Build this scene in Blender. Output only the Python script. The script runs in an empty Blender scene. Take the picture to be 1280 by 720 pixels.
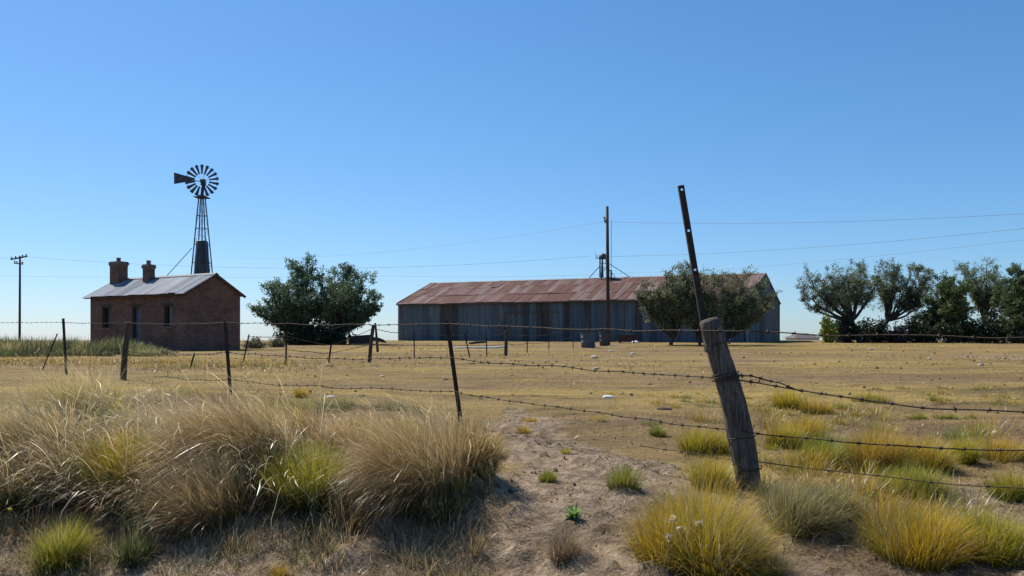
import bpy, bmesh, math
import numpy as np
from mathutils import Vector, Matrix

rng = np.random.default_rng(7)
scene = bpy.context.scene
COL = scene.collection
F, CX, HY, EYE = 1000.0, 640.0, 424.0, 1.5      # photo pixels -> metres
A3 = lambda *v: np.array(v, float)

def W(px, py, Y):
    return A3((px - CX) / F * Y, Y, EYE - (py - HY) / F * Y)

# ------------------------------------------------------------------ noise
def _hash(ix, iy, seed):
    h = (ix.astype(np.int64) * 374761393 + iy.astype(np.int64) * 668265263 + seed * 1442695041) & 0x7fffffff
    h = ((h ^ (h >> 13)) * 1274126177) & 0x7fffffff
    return ((h ^ (h >> 16)) & 0xffff) / 65535.0
def vnoise(x, y, seed=0):
    ix, iy = np.floor(x), np.floor(y); fx, fy = x - ix, y - iy
    fx = fx * fx * (3 - 2 * fx); fy = fy * fy * (3 - 2 * fy)
    a = _hash(ix, iy, seed); b = _hash(ix + 1, iy, seed); c = _hash(ix, iy + 1, seed); d = _hash(ix + 1, iy + 1, seed)
    return (a * (1 - fx) + b * fx) * (1 - fy) + (c * (1 - fx) + d * fx) * fy
def fbm(x, y, oct=4, seed=0):
    t = 0; a = .5
    for i in range(oct):
        t = t + a * vnoise(x * 2 ** i, y * 2 ** i, seed + 17 * i); a *= .5
    return t
def sstep(a, b, x):
    t = np.clip((x - a) / (b - a), 0, 1); return t * t * (3 - 2 * t)

# ------------------------------------------------------------------ terrain
PY_ = [-30, 0, 3, 4.5, 6, 9, 14, 20, 28, 40, 50, 60, 70, 80, 90, 100, 112, 150, 300, 900, 4000]
PR = [-1.62, -1.6, -1.5, -1.33, -1.12, -.97, -.92, -.83, -.81, -.79, -.72, -.60, -.48, -.36, -.22, -.12, -.25, -2, -7, -12, -30]
PL = [-1.62, -1.6, -1.52, -1.45, -.93, -.86, -.88, -.83, -.81, -.79, -.72, -.60, -.48, -.36, -.22, -.12, -.25, -2, -7, -12, -30]
def H0(x, y):
    x = np.asarray(x, float); y = np.asarray(y, float)
    yy = y + .35 * (fbm(x * .55, y * 0 + 3.3, 3, 5) - .45) * sstep(9, 5, y)
    r = np.interp(yy, PY_, PR); l = np.interp(yy, PY_, PL)
    wl = sstep(.15, -.45, x + .25 * (y - 6))
    return EYE + r * (1 - wl) + l * wl
def HT(x, y):
    x = np.asarray(x, float); y = np.asarray(y, float)
    z = H0(x, y)
    z = z + .10 * (fbm(x * .35, y * .35, 3, 11) - .45) * sstep(2, 12, y) * sstep(140, 60, y)
    z = z + .05 * (fbm(x * 1.6, y * 1.6, 4, 23) - .45) * sstep(60, 20, y)
    return z
def hit(px, py, y0=2.6):
    Y = np.concatenate([np.arange(y0, 12, .02), np.arange(12, 180, .1)])
    x = (px - CX) / F * Y; zr = EYE - (py - HY) / F * Y
    k = np.nonzero(HT(x, Y) >= zr)[0]
    if len(k) == 0: return None
    k = k[0]; return A3(x[k], Y[k], float(HT(x[k], Y[k])))
def G(px, Y):
    x = (px - CX) / F * Y; return A3(x, Y, float(HT(x, Y)))

# dirt mask: where the turf is worn to bare soil (0 = turf, 1 = bare)
def dirt_mask(x, y):
    n = fbm(x * .9, y * .6, 4, 41) - .45
    path_c = np.interp(y, [3, 4.6, 6, 8, 10, 13, 20], [.35, .35, .35, .35, .2, -.3, -2.0])
    path_w = np.interp(y, [3, 5, 7, 9, 12, 20], [1.25, 1.1, .9, .5, .15, -.2])
    d = sstep(path_w + .35, path_w - .35, np.abs(x - path_c) + n * 2.2)
    near = sstep(7.5, 4.5, y + n * 3) * .85
    far = sstep(.08, .3, fbm(x * .12, y * .06, 4, 77) - .45) * .75 * sstep(6, 16, y)
    return np.clip(np.maximum(np.maximum(d, near), far), 0, 1)

# ------------------------------------------------------------------ tags
def tag(o, label=None, cat=None, group=None, kind=None):
    if label: o['label'] = label
    if cat: o['category'] = cat
    if group: o['group'] = group
    if kind: o['kind'] = kind
    return o
def empty(name, loc, rz=0.0, label=None, cat=None, group=None, parent=None):
    o = bpy.data.objects.new(name, None); COL.objects.link(o)
    o.location = loc; o.rotation_euler = (0, 0, rz); o.empty_display_size = .2
    if parent: o.parent = parent
    return tag(o, label, cat, group)

# ------------------------------------------------------------------ materials
class NT:
    def __init__(s, name):
        s.m = bpy.data.materials.new(name); s.m.use_nodes = True
        s.t = s.m.node_tree; s.t.nodes.clear()
        s.out = s.n('ShaderNodeOutputMaterial')
    def n(s, typ, inp=None, **kw):
        nd = s.t.nodes.new(typ)
        for k, v in kw.items(): setattr(nd, k, v)
        if inp:
            for k, v in inp.items():
                i = nd.inputs[k]
                if hasattr(v, 'is_output'): s.t.links.new(v, i)
                else: i.default_value = v
        return nd
    def link(s, a, b): s.t.links.new(a, b)
    def coord(s, which='Object', scale=(1, 1, 1)):
        c = s.n('ShaderNodeTexCoord').outputs[which]
        return s.n('ShaderNodeMapping', {'Vector': c, 'Scale': scale}).outputs[0]
    def noise(s, vec, scale, detail=4, rough=.55):
        return s.n('ShaderNodeTexNoise', {'Vector': vec, 'Scale': scale, 'Detail': detail, 'Roughness': rough}).outputs['Fac']
    def ramp(s, fac, stops):
        r = s.n('ShaderNodeValToRGB', {'Fac': fac}); e = r.color_ramp.elements
        while len(e) < len(stops): e.new(.5)
        for i, (p, c) in enumerate(stops):
            e[i].position = p; e[i].color = (*c, 1) if len(c) == 3 else c
        return r.outputs['Color']
    def mix(s, fac, a, b, mode='MIX'):
        nd = s.n('ShaderNodeMix', data_type='RGBA', blend_type=mode)
        for k, v in ((0, fac), (6, a), (7, b)):
            i = nd.inputs[k]
            if hasattr(v, 'is_output'): s.t.links.new(v, i)
            else: i.default_value = v if k == 0 else ((*v, 1) if len(v) == 3 else v)
        return nd.outputs[2]
    def math(s, op, a, b=0.0, clamp=False):
        nd = s.n('ShaderNodeMath', operation=op, use_clamp=clamp)
        for k, v in ((0, a), (1, b)):
            if hasattr(v, 'is_output'): s.t.links.new(v, nd.inputs[k])
            else: nd.inputs[k].default_value = v
        return nd.outputs[0]
    def principled(s, color, rough=.85, metal=0.0, normal=None, spec=.3):
        inp = {'Roughness': rough, 'Metallic': metal, 'Specular IOR Level': spec}
        p = s.n('ShaderNodeBsdfPrincipled', inp)
        if hasattr(color, 'is_output'): s.link(color, p.inputs['Base Color'])
        else: p.inputs['Base Color'].default_value = (*color, 1)
        if normal is not None: s.link(normal, p.inputs['Normal'])
        s.link(p.outputs[0], s.out.inputs['Surface']); return p
    def bump(s, h, strength=.5, dist=.02):
        return s.n('ShaderNodeBump', {'Height': h, 'Strength': strength, 'Distance': dist}).outputs[0]

def m_noise(name, a, b, scale=6, rough=.85, metal=0, bump=.3, dist=.01, stretch=(1, 1, 1), c=None, spec=.3):
    s = NT(name); v = s.coord('Object', stretch); f = s.noise(v, scale, 6, .62)
    stops = [(.3, a), (.7, b)] if c is None else [(.3, a), (.55, b), (.72, c)]
    col = s.ramp(f, stops); s.principled(col, rough, metal, s.bump(s.noise(v, scale * 3, 5), bump, dist), spec); return s.m

def m_leafy(name, trans=.45, gl=.045):
    s = NT(name); col = s.n('ShaderNodeAttribute', attribute_name='Col').outputs['Color']
    d = s.n('ShaderNodeBsdfDiffuse', {'Color': col}); t = s.n('ShaderNodeBsdfTranslucent', {'Color': col})
    mx = s.n('ShaderNodeMixShader', {0: trans, 1: d.outputs[0], 2: t.outputs[0]})
    g = s.n('ShaderNodeBsdfGlossy', {'Color': (1, 1, 1, 1), 'Roughness': .38})
    m2 = s.n('ShaderNodeMixShader', {0: gl, 1: mx.outputs[0], 2: g.outputs[0]})
    s.link(m2.outputs[0], s.out.inputs['Surface']); return s.m

def m_crumb():
    s = NT('soil_crumb'); s.principled(s.n('ShaderNodeAttribute', attribute_name='Col').outputs['Color'], .95, 0, None, .1); return s.m
def m_ground():
    s = NT('field_soil'); v = s.coord('Object')
    dirt = s.n('ShaderNodeAttribute', attribute_name='dirt').outputs['Fac']
    n1 = s.noise(s.coord('Object', (.35, 1, 1)), .55, 7, .6); n2 = s.noise(v, 7, 7, .65)
    n3 = s.noise(v, 38, 4, .6); n4 = s.noise(s.coord('Object', (.25, 1, 1)), .16, 5, .6)
    n5 = s.noise(s.coord('Object', (.5, 1, 1)), 1.7, 5, .65); n6 = s.noise(s.coord('Object', (.3, 1, 1)), .42, 4, .7); n7 = s.noise(v, 90, 3, .6)
    turf = s.ramp(n1, [(.30, (.105, .080, .034)), (.42, (.19, .138, .055)), (.52, (.285, .205, .070)), (.62, (.205, .155, .055)), (.75, (.135, .125, .042))])
    turf = s.mix(s.ramp(n4, [(.42, (0, 0, 0)), (.62, (1, 1, 1))]), turf, (.165, .115, .066))
    soil = s.ramp(n2, [(.28, (.125, .092, .066)), (.5, (.215, .165, .118)), (.72, (.32, .255, .19))])
    nn = s.math('ADD', dirt, s.math('MULTIPLY', s.math('SUBTRACT', n2, .5), .9))
    fac = s.ramp(nn, [(.3, (0, 0, 0)), (.95, (1, 1, 1))])
    col = s.mix(fac, turf, soil)
    col = s.mix(.75, col, s.ramp(n2, [(.25, (.62, .6, .58)), (.5, (1, 1, 1)), (.75, (1.2, 1.18, 1.12))]), 'MULTIPLY')
    col = s.mix(.7, col, s.ramp(n3, [(.3, (.55, .52, .5)), (.52, (1, 1, 1)), (.72, (1.25, 1.22, 1.15))]), 'MULTIPLY')
    col = s.mix(.85, col, s.ramp(n5, [(.30, (.50, .48, .46)), (.46, (1, 1, 1)), (.70, (1.18, 1.15, 1.05))]), 'MULTIPLY')
    col = s.mix(.6, col, s.ramp(n6, [(.36, (.62, .58, .55)), (.5, (1, 1, 1)), (.66, (1.15, 1.15, 1.1))]), 'MULTIPLY')
    vo = s.n('ShaderNodeTexVoronoi', {'Vector': v, 'Scale': 2.3, 'Randomness': 1.0})
    dots = s.math('LESS_THAN', vo.outputs['Distance'], s.math('MULTIPLY', s.n('ShaderNodeSeparateColor', {0: vo.outputs['Color']}).outputs[0], .085))
    col = s.mix(s.math('MULTIPLY', dots, .8), col, (.06, .045, .03))
    h = s.math('ADD', s.math('MULTIPLY', n2, 1.0), s.math('ADD', s.math('MULTIPLY', n3, .5), s.math('MULTIPLY', n7, .22)))
    s.principled(col, .95, 0, s.bump(h, 1.0, .05), .1); return s.m

def m_brick():
    s = NT('old_brick'); uv = s.coord('UV'); o = s.coord('Object')
    b = s.n('ShaderNodeTexBrick', {'Vector': uv, 'Color1': (.13, .068, .053, 1), 'Color2': (.235, .124, .092, 1), 'Mortar': (.20, .145, .12, 1),
            'Scale': 1.0, 'Mortar Size': .012, 'Brick Width': .27, 'Row Height': .085, 'Bias': -.1})
    n = s.noise(o, .9, 6, .6); n2 = s.noise(o, 9, 5, .6)
    col = s.mix(.8, b.outputs['Color'], s.ramp(n, [(.3, (.6, .58, .58)), (.55, (1, 1, 1)), (.75, (1.35, 1.2, 1.1))]), 'MULTIPLY')
    col = s.mix(.6, col, s.ramp(n2, [(.3, (.6, .6, .6)), (.7, (1.3, 1.25, 1.2))]), 'MULTIPLY')
    h = s.math('ADD', s.math('MULTIPLY', b.outputs['Fac'], -1.0), n2)
    s.principled(col, .92, 0, s.bump(h, .8, .02), .15); return s.m

def m_sheet(name, pitch, base, rust, rust_lo, rust_hi, tone=.35, metal=.0, rough=.6, rows=0.0):
    """weathered iron sheets: each sheet has its own tone, rust runs along the sheet"""
    s = NT(name); c = s.n('ShaderNodeTexCoord').outputs['UV']
    sx = s.n('ShaderNodeSeparateXYZ', {0: c})
    ix = s.math('FLOOR', s.math('DIVIDE', sx.outputs[0], pitch))
    iy = s.math('FLOOR', s.math('DIVIDE', sx.outputs[1], rows)) if rows else 0.0
    cv = s.n('ShaderNodeCombineXYZ', {0: ix}); 
    if rows: s.link(iy, cv.inputs[1])
    wn = s.n('ShaderNodeTexWhiteNoise', {'Vector': cv.outputs[0]})
    st = s.n('ShaderNodeMapping', {'Vector': c, 'Scale': (1.6, .16, 1)}).outputs[0]
    n = s.noise(st, 1.3, 6, .62); n2 = s.noise(s.coord('UV', (1, .35, 1)), .22, 4, .55)
    v = s.math('ADD', s.math('ADD', s.math('MULTIPLY', wn.outputs['Value'], tone), s.math('MULTIPLY', n, .45)), s.math('MULTIPLY', n2, .55))
    n3 = s.noise(s.n('ShaderNodeMapping', {'Vector': c, 'Scale': (3.2, .10, 1)}).outputs[0], 1.6, 5, .7)
    f = s.ramp(v, [(rust_lo, (0, 0, 0)), (rust_hi, (1, 1, 1))])
    gr = s.mix(s.math('MULTIPLY', wn.outputs['Value'], 1.0), base[0], base[1])
    rs = s.ramp(n, [(.3, rust[0]), (.7, rust[1])])
    col = s.mix(f, gr, rs)
    col = s.mix(.8, col, s.ramp(n3, [(.33, (.45, .43, .43)), (.47, (1, 1, 1)), (.66, (1.4, 1.4, 1.38))]), 'MULTIPLY')
    wv = s.n('ShaderNodeTexWave', {'Vector': c, 'Scale': 1 / .152 / 2, 'Distortion': 0.0}, wave_type='BANDS', bands_direction='X', wave_profile='SIN')
    s.principled(col, rough, metal, s.bump(wv.outputs['Fac'], .35, .012), .15); return s.m

def m_wood_post():
    s = NT('weathered_wood'); v = s.coord('Object', (1, 1, .07)); v2 = s.coord('Object', (1, 1, .25))
    n = s.noise(v, 55, 6, .7); n2 = s.noise(v2, 9, 5, .6)
    col = s.ramp(n, [(.32, (.030, .026, .024)), (.5, (.115, .10, .088)), (.7, (.22, .20, .18))])
    col = s.mix(.7, col, s.ramp(n2, [(.3, (.6, .55, .5)), (.7, (1.25, 1.2, 1.15))]), 'MULTIPLY')
    s.principled(col, .9, 0, s.bump(n, 1.0, .02), .15); return s.m

M = {}
M['ground'] = m_ground()
M['crumb'] = m_crumb(); M['brick'] = m_brick()
M['chimney'] = m_brick()
M['mortar'] = m_noise('concrete_band', (.12, .08, .065), (.19, .135, .11), 5)
M['grass'] = m_leafy('grass_blade', .46, .045)
M['tuft'] = m_leafy('tuft_blade', .42, .012)
M['leaf'] = m_leafy('tree_leaf', .34, .012)
M['stalk'] = m_noise('green_stalk', (.09, .11, .04), (.18, .19, .08), 20)
M['bark'] = m_noise('bark', (.028, .022, .018), (.085, .066, .052), 5, .95, bump=.8, dist=.03, stretch=(1, 1, .3))
M['steel'] = m_noise('rusted_steel', (.014, .012, .012), (.035, .024, .02), 30, .8, bump=.4, dist=.004, c=(.06, .034, .024))
M['wire'] = m_noise('rusty_wire', (.02, .015, .012), (.075, .045, .03), 60, .75, bump=.3, dist=.002)
M['wood'] = m_wood_post()
M['darkwood'] = m_noise('dark_timber', (.03, .022, .017), (.10, .075, .055), 14, .9, bump=.6, dist=.01, stretch=(1, 1, .15))
M['pole'] = m_noise('pole_timber', (.035, .026, .022), (.085, .062, .05), 8, .9, stretch=(1, 1, .1))
M['galv'] = m_noise('windmill_steel', (.035, .042, .055), (.085, .095, .11), 3, .6, metal=.3, bump=.1)
M['cable'] = m_noise('cable_sheath', (.16, .19, .23), (.24, .27, .31), 5, .6)
M['iron_roof'] = m_sheet('grey_iron_roof', .8, ((.10, .118, .145), (.26, .285, .325)), ((.13, .10, .085), (.20, .165, .14)), .72, .98, .3, .0, .85)
M['barn_roof'] = m_sheet('rusty_barn_roof', .8, ((.13, .092, .086), (.30, .262, .25)), ((.062, .027, .023), (.112, .055, .043)), .49, .70, .46, .0, .88, 3.1)
M['barn_wall'] = m_sheet('zinc_barn_wall', .8, ((.072, .100, .122), (.175, .205, .225)), ((.046, .046, .050), (.075, .066, .064)), .66, .86, .5, .0, .75)
M['trim'] = m_noise('roof_trim', (.06, .045, .04), (.13, .09, .075), 3, .7)
M['trim_grey'] = m_noise('verge_flashing', (.15, .16, .175), (.26, .27, .28), 2, .8, metal=.0)
M['door'] = m_noise('faded_blue_paint', (.08, .115, .15), (.13, .17, .21), 5, .8)
M['shutter'] = m_noise('bare_shutter', (.06, .048, .046), (.10, .08, .076), 5, .85)
M['dark'] = m_noise('dark_opening', (.012, .011, .011), (.02, .018, .018), 3, .95)
M['drum_blue'] = m_noise('blue_tank_paint', (.05, .065, .08), (.10, .12, .14), 3, .65)
M['drum_rust'] = m_noise('rusty_drum', (.05, .04, .045), (.10, .075, .07), 4, .8)
M['rust_red'] = m_noise('red_rust', (.045, .026, .025), (.085, .045, .04), 3, .85)
M['white'] = m_noise('white_paint', (.62, .60, .56), (.80, .79, .76), 5, .6)
M['stone'] = m_noise('pale_stone', (.26, .225, .185), (.50, .45, .38), 9, .9, bump=.6, dist=.01)
M['clod'] = m_noise('dark_clod', (.05, .038, .028), (.13, .095, .07), 14, .95, bump=.8, dist=.01)
M['ceramic'] = m_noise('insulator_glaze', (.05, .035, .03), (.10, .07, .06), 5, .3)
M['shed_white'] = m_noise('far_shed_wall', (.45, .46, .47), (.62, .62, .62), 2, .8)
M['shed_roof'] = m_noise('far_shed_roof', (.07, .06, .06), (.12, .11, .11), 2, .8)

# ------------------------------------------------------------------ mesh builder
class MB:
    def __init__(s): s.v = []; s.f = []; s.sm = []
    def add(s, verts, faces, smooth=False):
        o = len(s.v); s.v += [tuple(map(float, p)) for p in verts]
        s.f += [tuple(i + o for i in f) for f in faces]; s.sm += [smooth] * len(faces); return s
    def box(s, c, size, rot=None, taper=None):
        hx, hy, hz = [d / 2 for d in size]; P = []
        for z in (-1, 1):
            t = 1 if (taper is None or z < 0) else taper
            for x, y in ((-1, -1), (1, -1), (1, 1), (-1, 1)): P.append(Vector((x * hx * t, y * hy * t, z * hz)))
        if rot is not None: P = [rot @ p for p in P]
        P = [p + Vector(c) for p in P]
        return s.add(P, [(0, 3, 2, 1), (4, 5, 6, 7), (0, 1, 5, 4), (1, 2, 6, 5), (2, 3, 7, 6), (3, 0, 4, 7)])
    def beam(s, a, b, w, h=None, up=(0, 0, 1)):
        a, b = Vector(a), Vector(b); h = h or w; d = (b - a); L = d.length; d.normalize(); u = Vector(up)
        if abs(d.dot(u)) > .98: u = Vector((0, 1, 0))
        x = d.cross(u).normalized(); y = x.cross(d).normalized()
        R = Matrix((x, y, d)).transposed(); return s.box((a + b) / 2, (w, h, L), R)
    def tube(s, pts, radii, n=6, caps=True, wob=None):
        pts = [Vector(p) for p in pts]; K = len(pts)
        if not hasattr(radii, '__len__'): radii = [radii] * K
        t0 = (pts[1] - pts[0]).normalized(); u = Vector((0, 0, 1)) if abs(t0.z) < .9 else Vector((1, 0, 0))
        x = t0.cross(u).normalized(); V = []; Fs = []
        for i, p in enumerate(pts):
            t = (pts[min(i + 1, K - 1)] - pts[max(i - 1, 0)]).normalized()
            x = (x - t * x.dot(t)).normalized(); y = t.cross(x)
            for k in range(n):
                a = 2 * math.pi * k / n; r = radii[i] * (1 if wob is None else wob[i][k])
                V.append(p + x * (r * math.cos(a)) + y * (r * math.sin(a)))
        for i in range(K - 1):
            for k in range(n): Fs.append((i * n + k, i * n + (k + 1) % n, (i + 1) * n + (k + 1) % n, (i + 1) * n + k))
        if caps: Fs += [tuple(range(n - 1, -1, -1)), tuple(range((K - 1) * n, K * n))]
        return s.add(V, Fs, True)
    def lathe(s, prof, c=(0, 0, 0), n=16, axis=None):
        V = []; Fs = []
        for r, z in prof:
            for k in range(n):
                a = 2 * math.pi * k / n; V.append(Vector((r * math.cos(a), r * math.sin(a), z)))
        for i in range(len(prof) - 1):
            for k in range(n): Fs.append((i * n + k, i * n + (k + 1) % n, (i + 1) * n + (k + 1) % n, (i + 1) * n + k))
        Fs += [tuple(range(n - 1, -1, -1)), tuple(range((len(prof) - 1) * n, len(prof) * n))]
        if axis is not None: V = [axis @ p for p in V]
        return s.add([p + Vector(c) for p in V], Fs, True)
    def prism(s, poly, axis, t):
        """polygon (list of 3-D points) extruded by vector t"""
        n = len(poly); P = [Vector(p) for p in poly]; Q = [p + Vector(t) for p in P]
        Fs = [tuple(range(n)), tuple(range(2 * n - 1, n - 1, -1))] + [(i, n + i, n + (i + 1) % n, (i + 1) % n) for i in range(n)]
        return s.add(P + Q, Fs)
    def build(s, name, mat, parent=None, off=None, uv=None, bevel=0):
        """off: world position that becomes the local origin (verts given in world coords)"""
        me = bpy.data.meshes.new(name); V = s.v
        if off is not None: V = [(x - off[0], y - off[1], z - off[2]) for x, y, z in V]
        me.from_pydata(V, [], s.f); me.update()
        bm = bmesh.new(); bm.from_mesh(me); bmesh.ops.recalc_face_normals(bm, faces=bm.faces)
        bm.to_mesh(me); bm.free()
        me.polygons.foreach_set('use_smooth', s.sm)
        ul = me.uv_layers.new(name='UVMap'); d = np.zeros(len(me.loops) * 2)
        for p in me.polygons:
            nx, ny, nz = map(abs, p.normal)
            for li in p.loop_indices:
                c = me.vertices[me.loops[li].vertex_index].co
                if uv: q = uv(c, p.normal)
                elif nz >= nx and nz >= ny: q = (c.x, c.y)
                elif ny >= nx: q = (c.x, c.z)
                else: q = (c.y, c.z)
                d[li * 2:li * 2 + 2] = q
        ul.data.foreach_set('uv', d); me.materials.append(mat)
        o = bpy.data.objects.new(name, me); COL.objects.link(o)
        if parent: o.parent = parent
        if bevel:
            b = o.modifiers.new('edge', 'BEVEL'); b.width = bevel; b.segments = 2; b.limit_method = 'ANGLE'
        return o

def np_mesh(name, V, quads, mat, cols=None, parent=None, tris=None, smooth=False):
    me = bpy.data.meshes.new(name); nq = len(quads)
    me.vertices.add(len(V)); me.vertices.foreach_set('co', np.ascontiguousarray(V, dtype=np.float32).ravel())
    me.loops.add(nq * 4); me.loops.foreach_set('vertex_index', np.ascontiguousarray(quads, dtype=np.int32).ravel())
    me.polygons.add(nq); me.polygons.foreach_set('loop_start', np.arange(nq, dtype=np.int32) * 4)
    me.polygons.foreach_set('loop_total', np.full(nq, 4, np.int32))
    if smooth: me.polygons.foreach_set('use_smooth', np.ones(nq, bool))
    me.update(calc_edges=True)
    if cols is not None:
        a = me.attributes.new('Col', 'FLOAT_COLOR', 'POINT')
        c = np.ones((len(V), 4), np.float32); c[:, :3] = cols; a.data.foreach_set('color', c.ravel())
    me.materials.append(mat)
    o = bpy.data.objects.new(name, me); COL.objects.link(o)
    if parent: o.parent = parent
    return o

# ------------------------------------------------------------------ grass blades
def blades(root, L, az, tilt0, bend, w, cb, ct, K=5, power=1.2, tipfat=0.0):
    """arrays over N blades -> verts, quads, colours.  cb/ct base and tip colours (N,3)"""
    N = len(root); h = np.stack([np.cos(az), np.sin(az), np.zeros(N)], 1)
    sa = az + math.pi / 2 + rng.normal(0, .7, N); side = np.stack([np.cos(sa), np.sin(sa), np.zeros(N)], 1)
    P = root.copy(); V = np.zeros((N, K + 1, 2, 3)); C = np.zeros((N, K + 1, 2, 3))
    kink = rng.normal(0, .10, (N, K + 1)); sway = rng.normal(0, .16, (N, K + 1))
    for k in range(K + 1):
        t = k / K; ww = w * ((1 - t ** 1.6) * .92 + .08 + tipfat * np.exp(-((t - .86) / .1) ** 2))
        V[:, k, 0] = P - side * ww[:, None] / 2; V[:, k, 1] = P + side * ww[:, None] / 2
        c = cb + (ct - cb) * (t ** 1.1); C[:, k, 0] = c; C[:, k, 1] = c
        th = tilt0 + bend * t ** power + kink[:, k]
        hd = h * np.cos(sway[:, k])[:, None] + np.stack([-h[:, 1], h[:, 0], h[:, 2]], 1) * np.sin(sway[:, k])[:, None]
        P = P + (hd * np.sin(th)[:, None] + A3(0, 0, 1) * np.cos(th)[:, None]) * (L / K)[:, None]
    V = V.reshape(-1, 3); C = C.reshape(-1, 3)
    b = (np.arange(N) * (K + 1) * 2)[:, None]; k = np.arange(K)[None] * 2
    q = np.stack([b + k, b + k + 1, b + k + 3, b + k + 2], 2).reshape(-1, 4)
    return V, q, C

PAL = {  # base colour, tip colour, spread; darker bases, paler tips also paint shade and highlights
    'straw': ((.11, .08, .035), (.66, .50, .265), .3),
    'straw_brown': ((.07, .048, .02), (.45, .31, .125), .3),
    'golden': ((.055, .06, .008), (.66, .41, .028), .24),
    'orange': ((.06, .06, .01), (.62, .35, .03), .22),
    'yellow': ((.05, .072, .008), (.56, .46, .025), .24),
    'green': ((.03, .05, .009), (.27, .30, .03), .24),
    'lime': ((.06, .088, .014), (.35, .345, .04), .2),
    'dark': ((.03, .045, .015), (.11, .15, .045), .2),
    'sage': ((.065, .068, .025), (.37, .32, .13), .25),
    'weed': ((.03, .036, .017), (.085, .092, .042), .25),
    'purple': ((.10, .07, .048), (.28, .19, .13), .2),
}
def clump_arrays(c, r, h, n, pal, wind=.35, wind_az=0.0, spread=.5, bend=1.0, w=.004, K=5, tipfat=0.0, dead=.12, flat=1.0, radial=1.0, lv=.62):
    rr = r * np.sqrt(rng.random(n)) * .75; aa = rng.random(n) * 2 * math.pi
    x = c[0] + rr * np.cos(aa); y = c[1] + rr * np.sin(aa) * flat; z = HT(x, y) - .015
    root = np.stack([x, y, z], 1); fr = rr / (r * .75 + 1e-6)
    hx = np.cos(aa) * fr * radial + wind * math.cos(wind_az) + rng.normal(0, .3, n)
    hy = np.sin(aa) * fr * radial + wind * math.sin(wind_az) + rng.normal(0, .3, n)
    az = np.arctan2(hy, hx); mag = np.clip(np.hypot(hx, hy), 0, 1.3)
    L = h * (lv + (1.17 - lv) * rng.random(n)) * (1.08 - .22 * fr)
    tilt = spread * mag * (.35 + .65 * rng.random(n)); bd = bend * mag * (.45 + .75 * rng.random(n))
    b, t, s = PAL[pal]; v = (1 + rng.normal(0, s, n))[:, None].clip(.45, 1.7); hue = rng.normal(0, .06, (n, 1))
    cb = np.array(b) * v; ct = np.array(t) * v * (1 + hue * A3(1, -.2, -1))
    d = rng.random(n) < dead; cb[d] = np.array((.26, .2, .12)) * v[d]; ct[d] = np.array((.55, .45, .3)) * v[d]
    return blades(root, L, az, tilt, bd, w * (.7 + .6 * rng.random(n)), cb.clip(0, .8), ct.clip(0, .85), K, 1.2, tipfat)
def join(parts):
    Vs, Qs, Cs = [], [], []; o = 0
    for V, q, C in parts: Vs.append(V); Qs.append(q + o); Cs.append(C); o += len(V)
    return np.concatenate(Vs), np.concatenate(Qs), np.concatenate(Cs)
def obj_at(name, arr, mat, loc, **tg):
    V, q, C = arr; o = np_mesh(name, V - np.array(loc)[None], q, mat, C); o.location = loc
    return tag(o, **tg)

# ================================================================== GROUND
def axis(lo, hi, fine, growth):
    p = [0.0]; st = fine
    while p[-1] < hi: p.append(p[-1] + st); st = min(st * growth, 120)
    q = [0.0]; st = fine
    while q[-1] > lo: q.append(q[-1] - st); st = min(st * growth, 120)
    return np.array(sorted(set(q + p)))
gx = axis(-2500, 2500, .028, 1.0125)
gy = 4.2 + axis(-25, 4000, .024, 1.0105)
X, Yg = np.meshgrid(gx, gy)
Z = HT(X, Yg)
dm = dirt_mask(X, Yg)
fine = sstep(26, 10, Yg) * sstep(10, 5, np.abs(X))
clods = np.clip(fbm(X * 7, Yg * 7, 3, 91) - .52, 0, 1) * .26 + (fbm(X * 19, Yg * 19, 2, 93) - .37) * .04
lump = np.clip(fbm(X * 3.1, Yg * 2.2, 3, 99) - .5, 0, 1) * .07
Z = Z + fine * (.35 + .65 * dm) * (clods + lump)
V = np.stack([X, Yg, Z], 2).reshape(-1, 3); ny, nx = X.shape
ii = (np.arange(ny - 1)[:, None] * nx + np.arange(nx - 1)[None]).ravel()
gq = np.stack([ii, ii + 1, ii + nx + 1, ii + nx], 1)
ground = np_mesh('ground', V, gq, M['ground'], smooth=True)
at = ground.data.attributes.new('dirt', 'FLOAT', 'POINT'); at.data.foreach_set('value', dm.ravel().astype(np.float32))
tag(ground, kind='structure')

# ================================================================== BRICK HOUSE
hA = W(113, 424, 55.0); hrz = math.radians(-30)
hdir = A3(math.cos(hrz), math.sin(hrz), 0); hdep = A3(-math.sin(hrz), math.cos(hrz), 0)
hz = float(min(HT(*(hA + hdir * a + hdep * b)[:2]) for a in (0, 10) for b in (0, 4.2)))
house = empty('brick_house', (hA[0], hA[1], hz), hrz, 'small old brick house with two chimneys and a grey iron roof', 'house')
HL, HD = 10.0, 4.2; eave = EYE + 3.02 - hz; ridge = EYE + 4.2 - hz
def on_wall(px):
    s = (px - CX) / F; return (s * hA[1] - hA[0]) / (hdir[0] - s * hdir[1])
def wall_z(px, py):
    t = on_wall(px); Y = hA[1] + hdir[1] * t; return EYE - (py - HY) / F * Y - hz
ops = [(on_wall(127.5), on_wall(139), wall_z(133, 410), wall_z(133, 384)),
       (on_wall(165), on_wall(175.5), 0.02, wall_z(170, 383)),
       (on_wall(204.5), on_wall(215), wall_z(210, 408), wall_z(210, 382))]
T = .38
mb = MB(); xs = [0.0]
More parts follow.
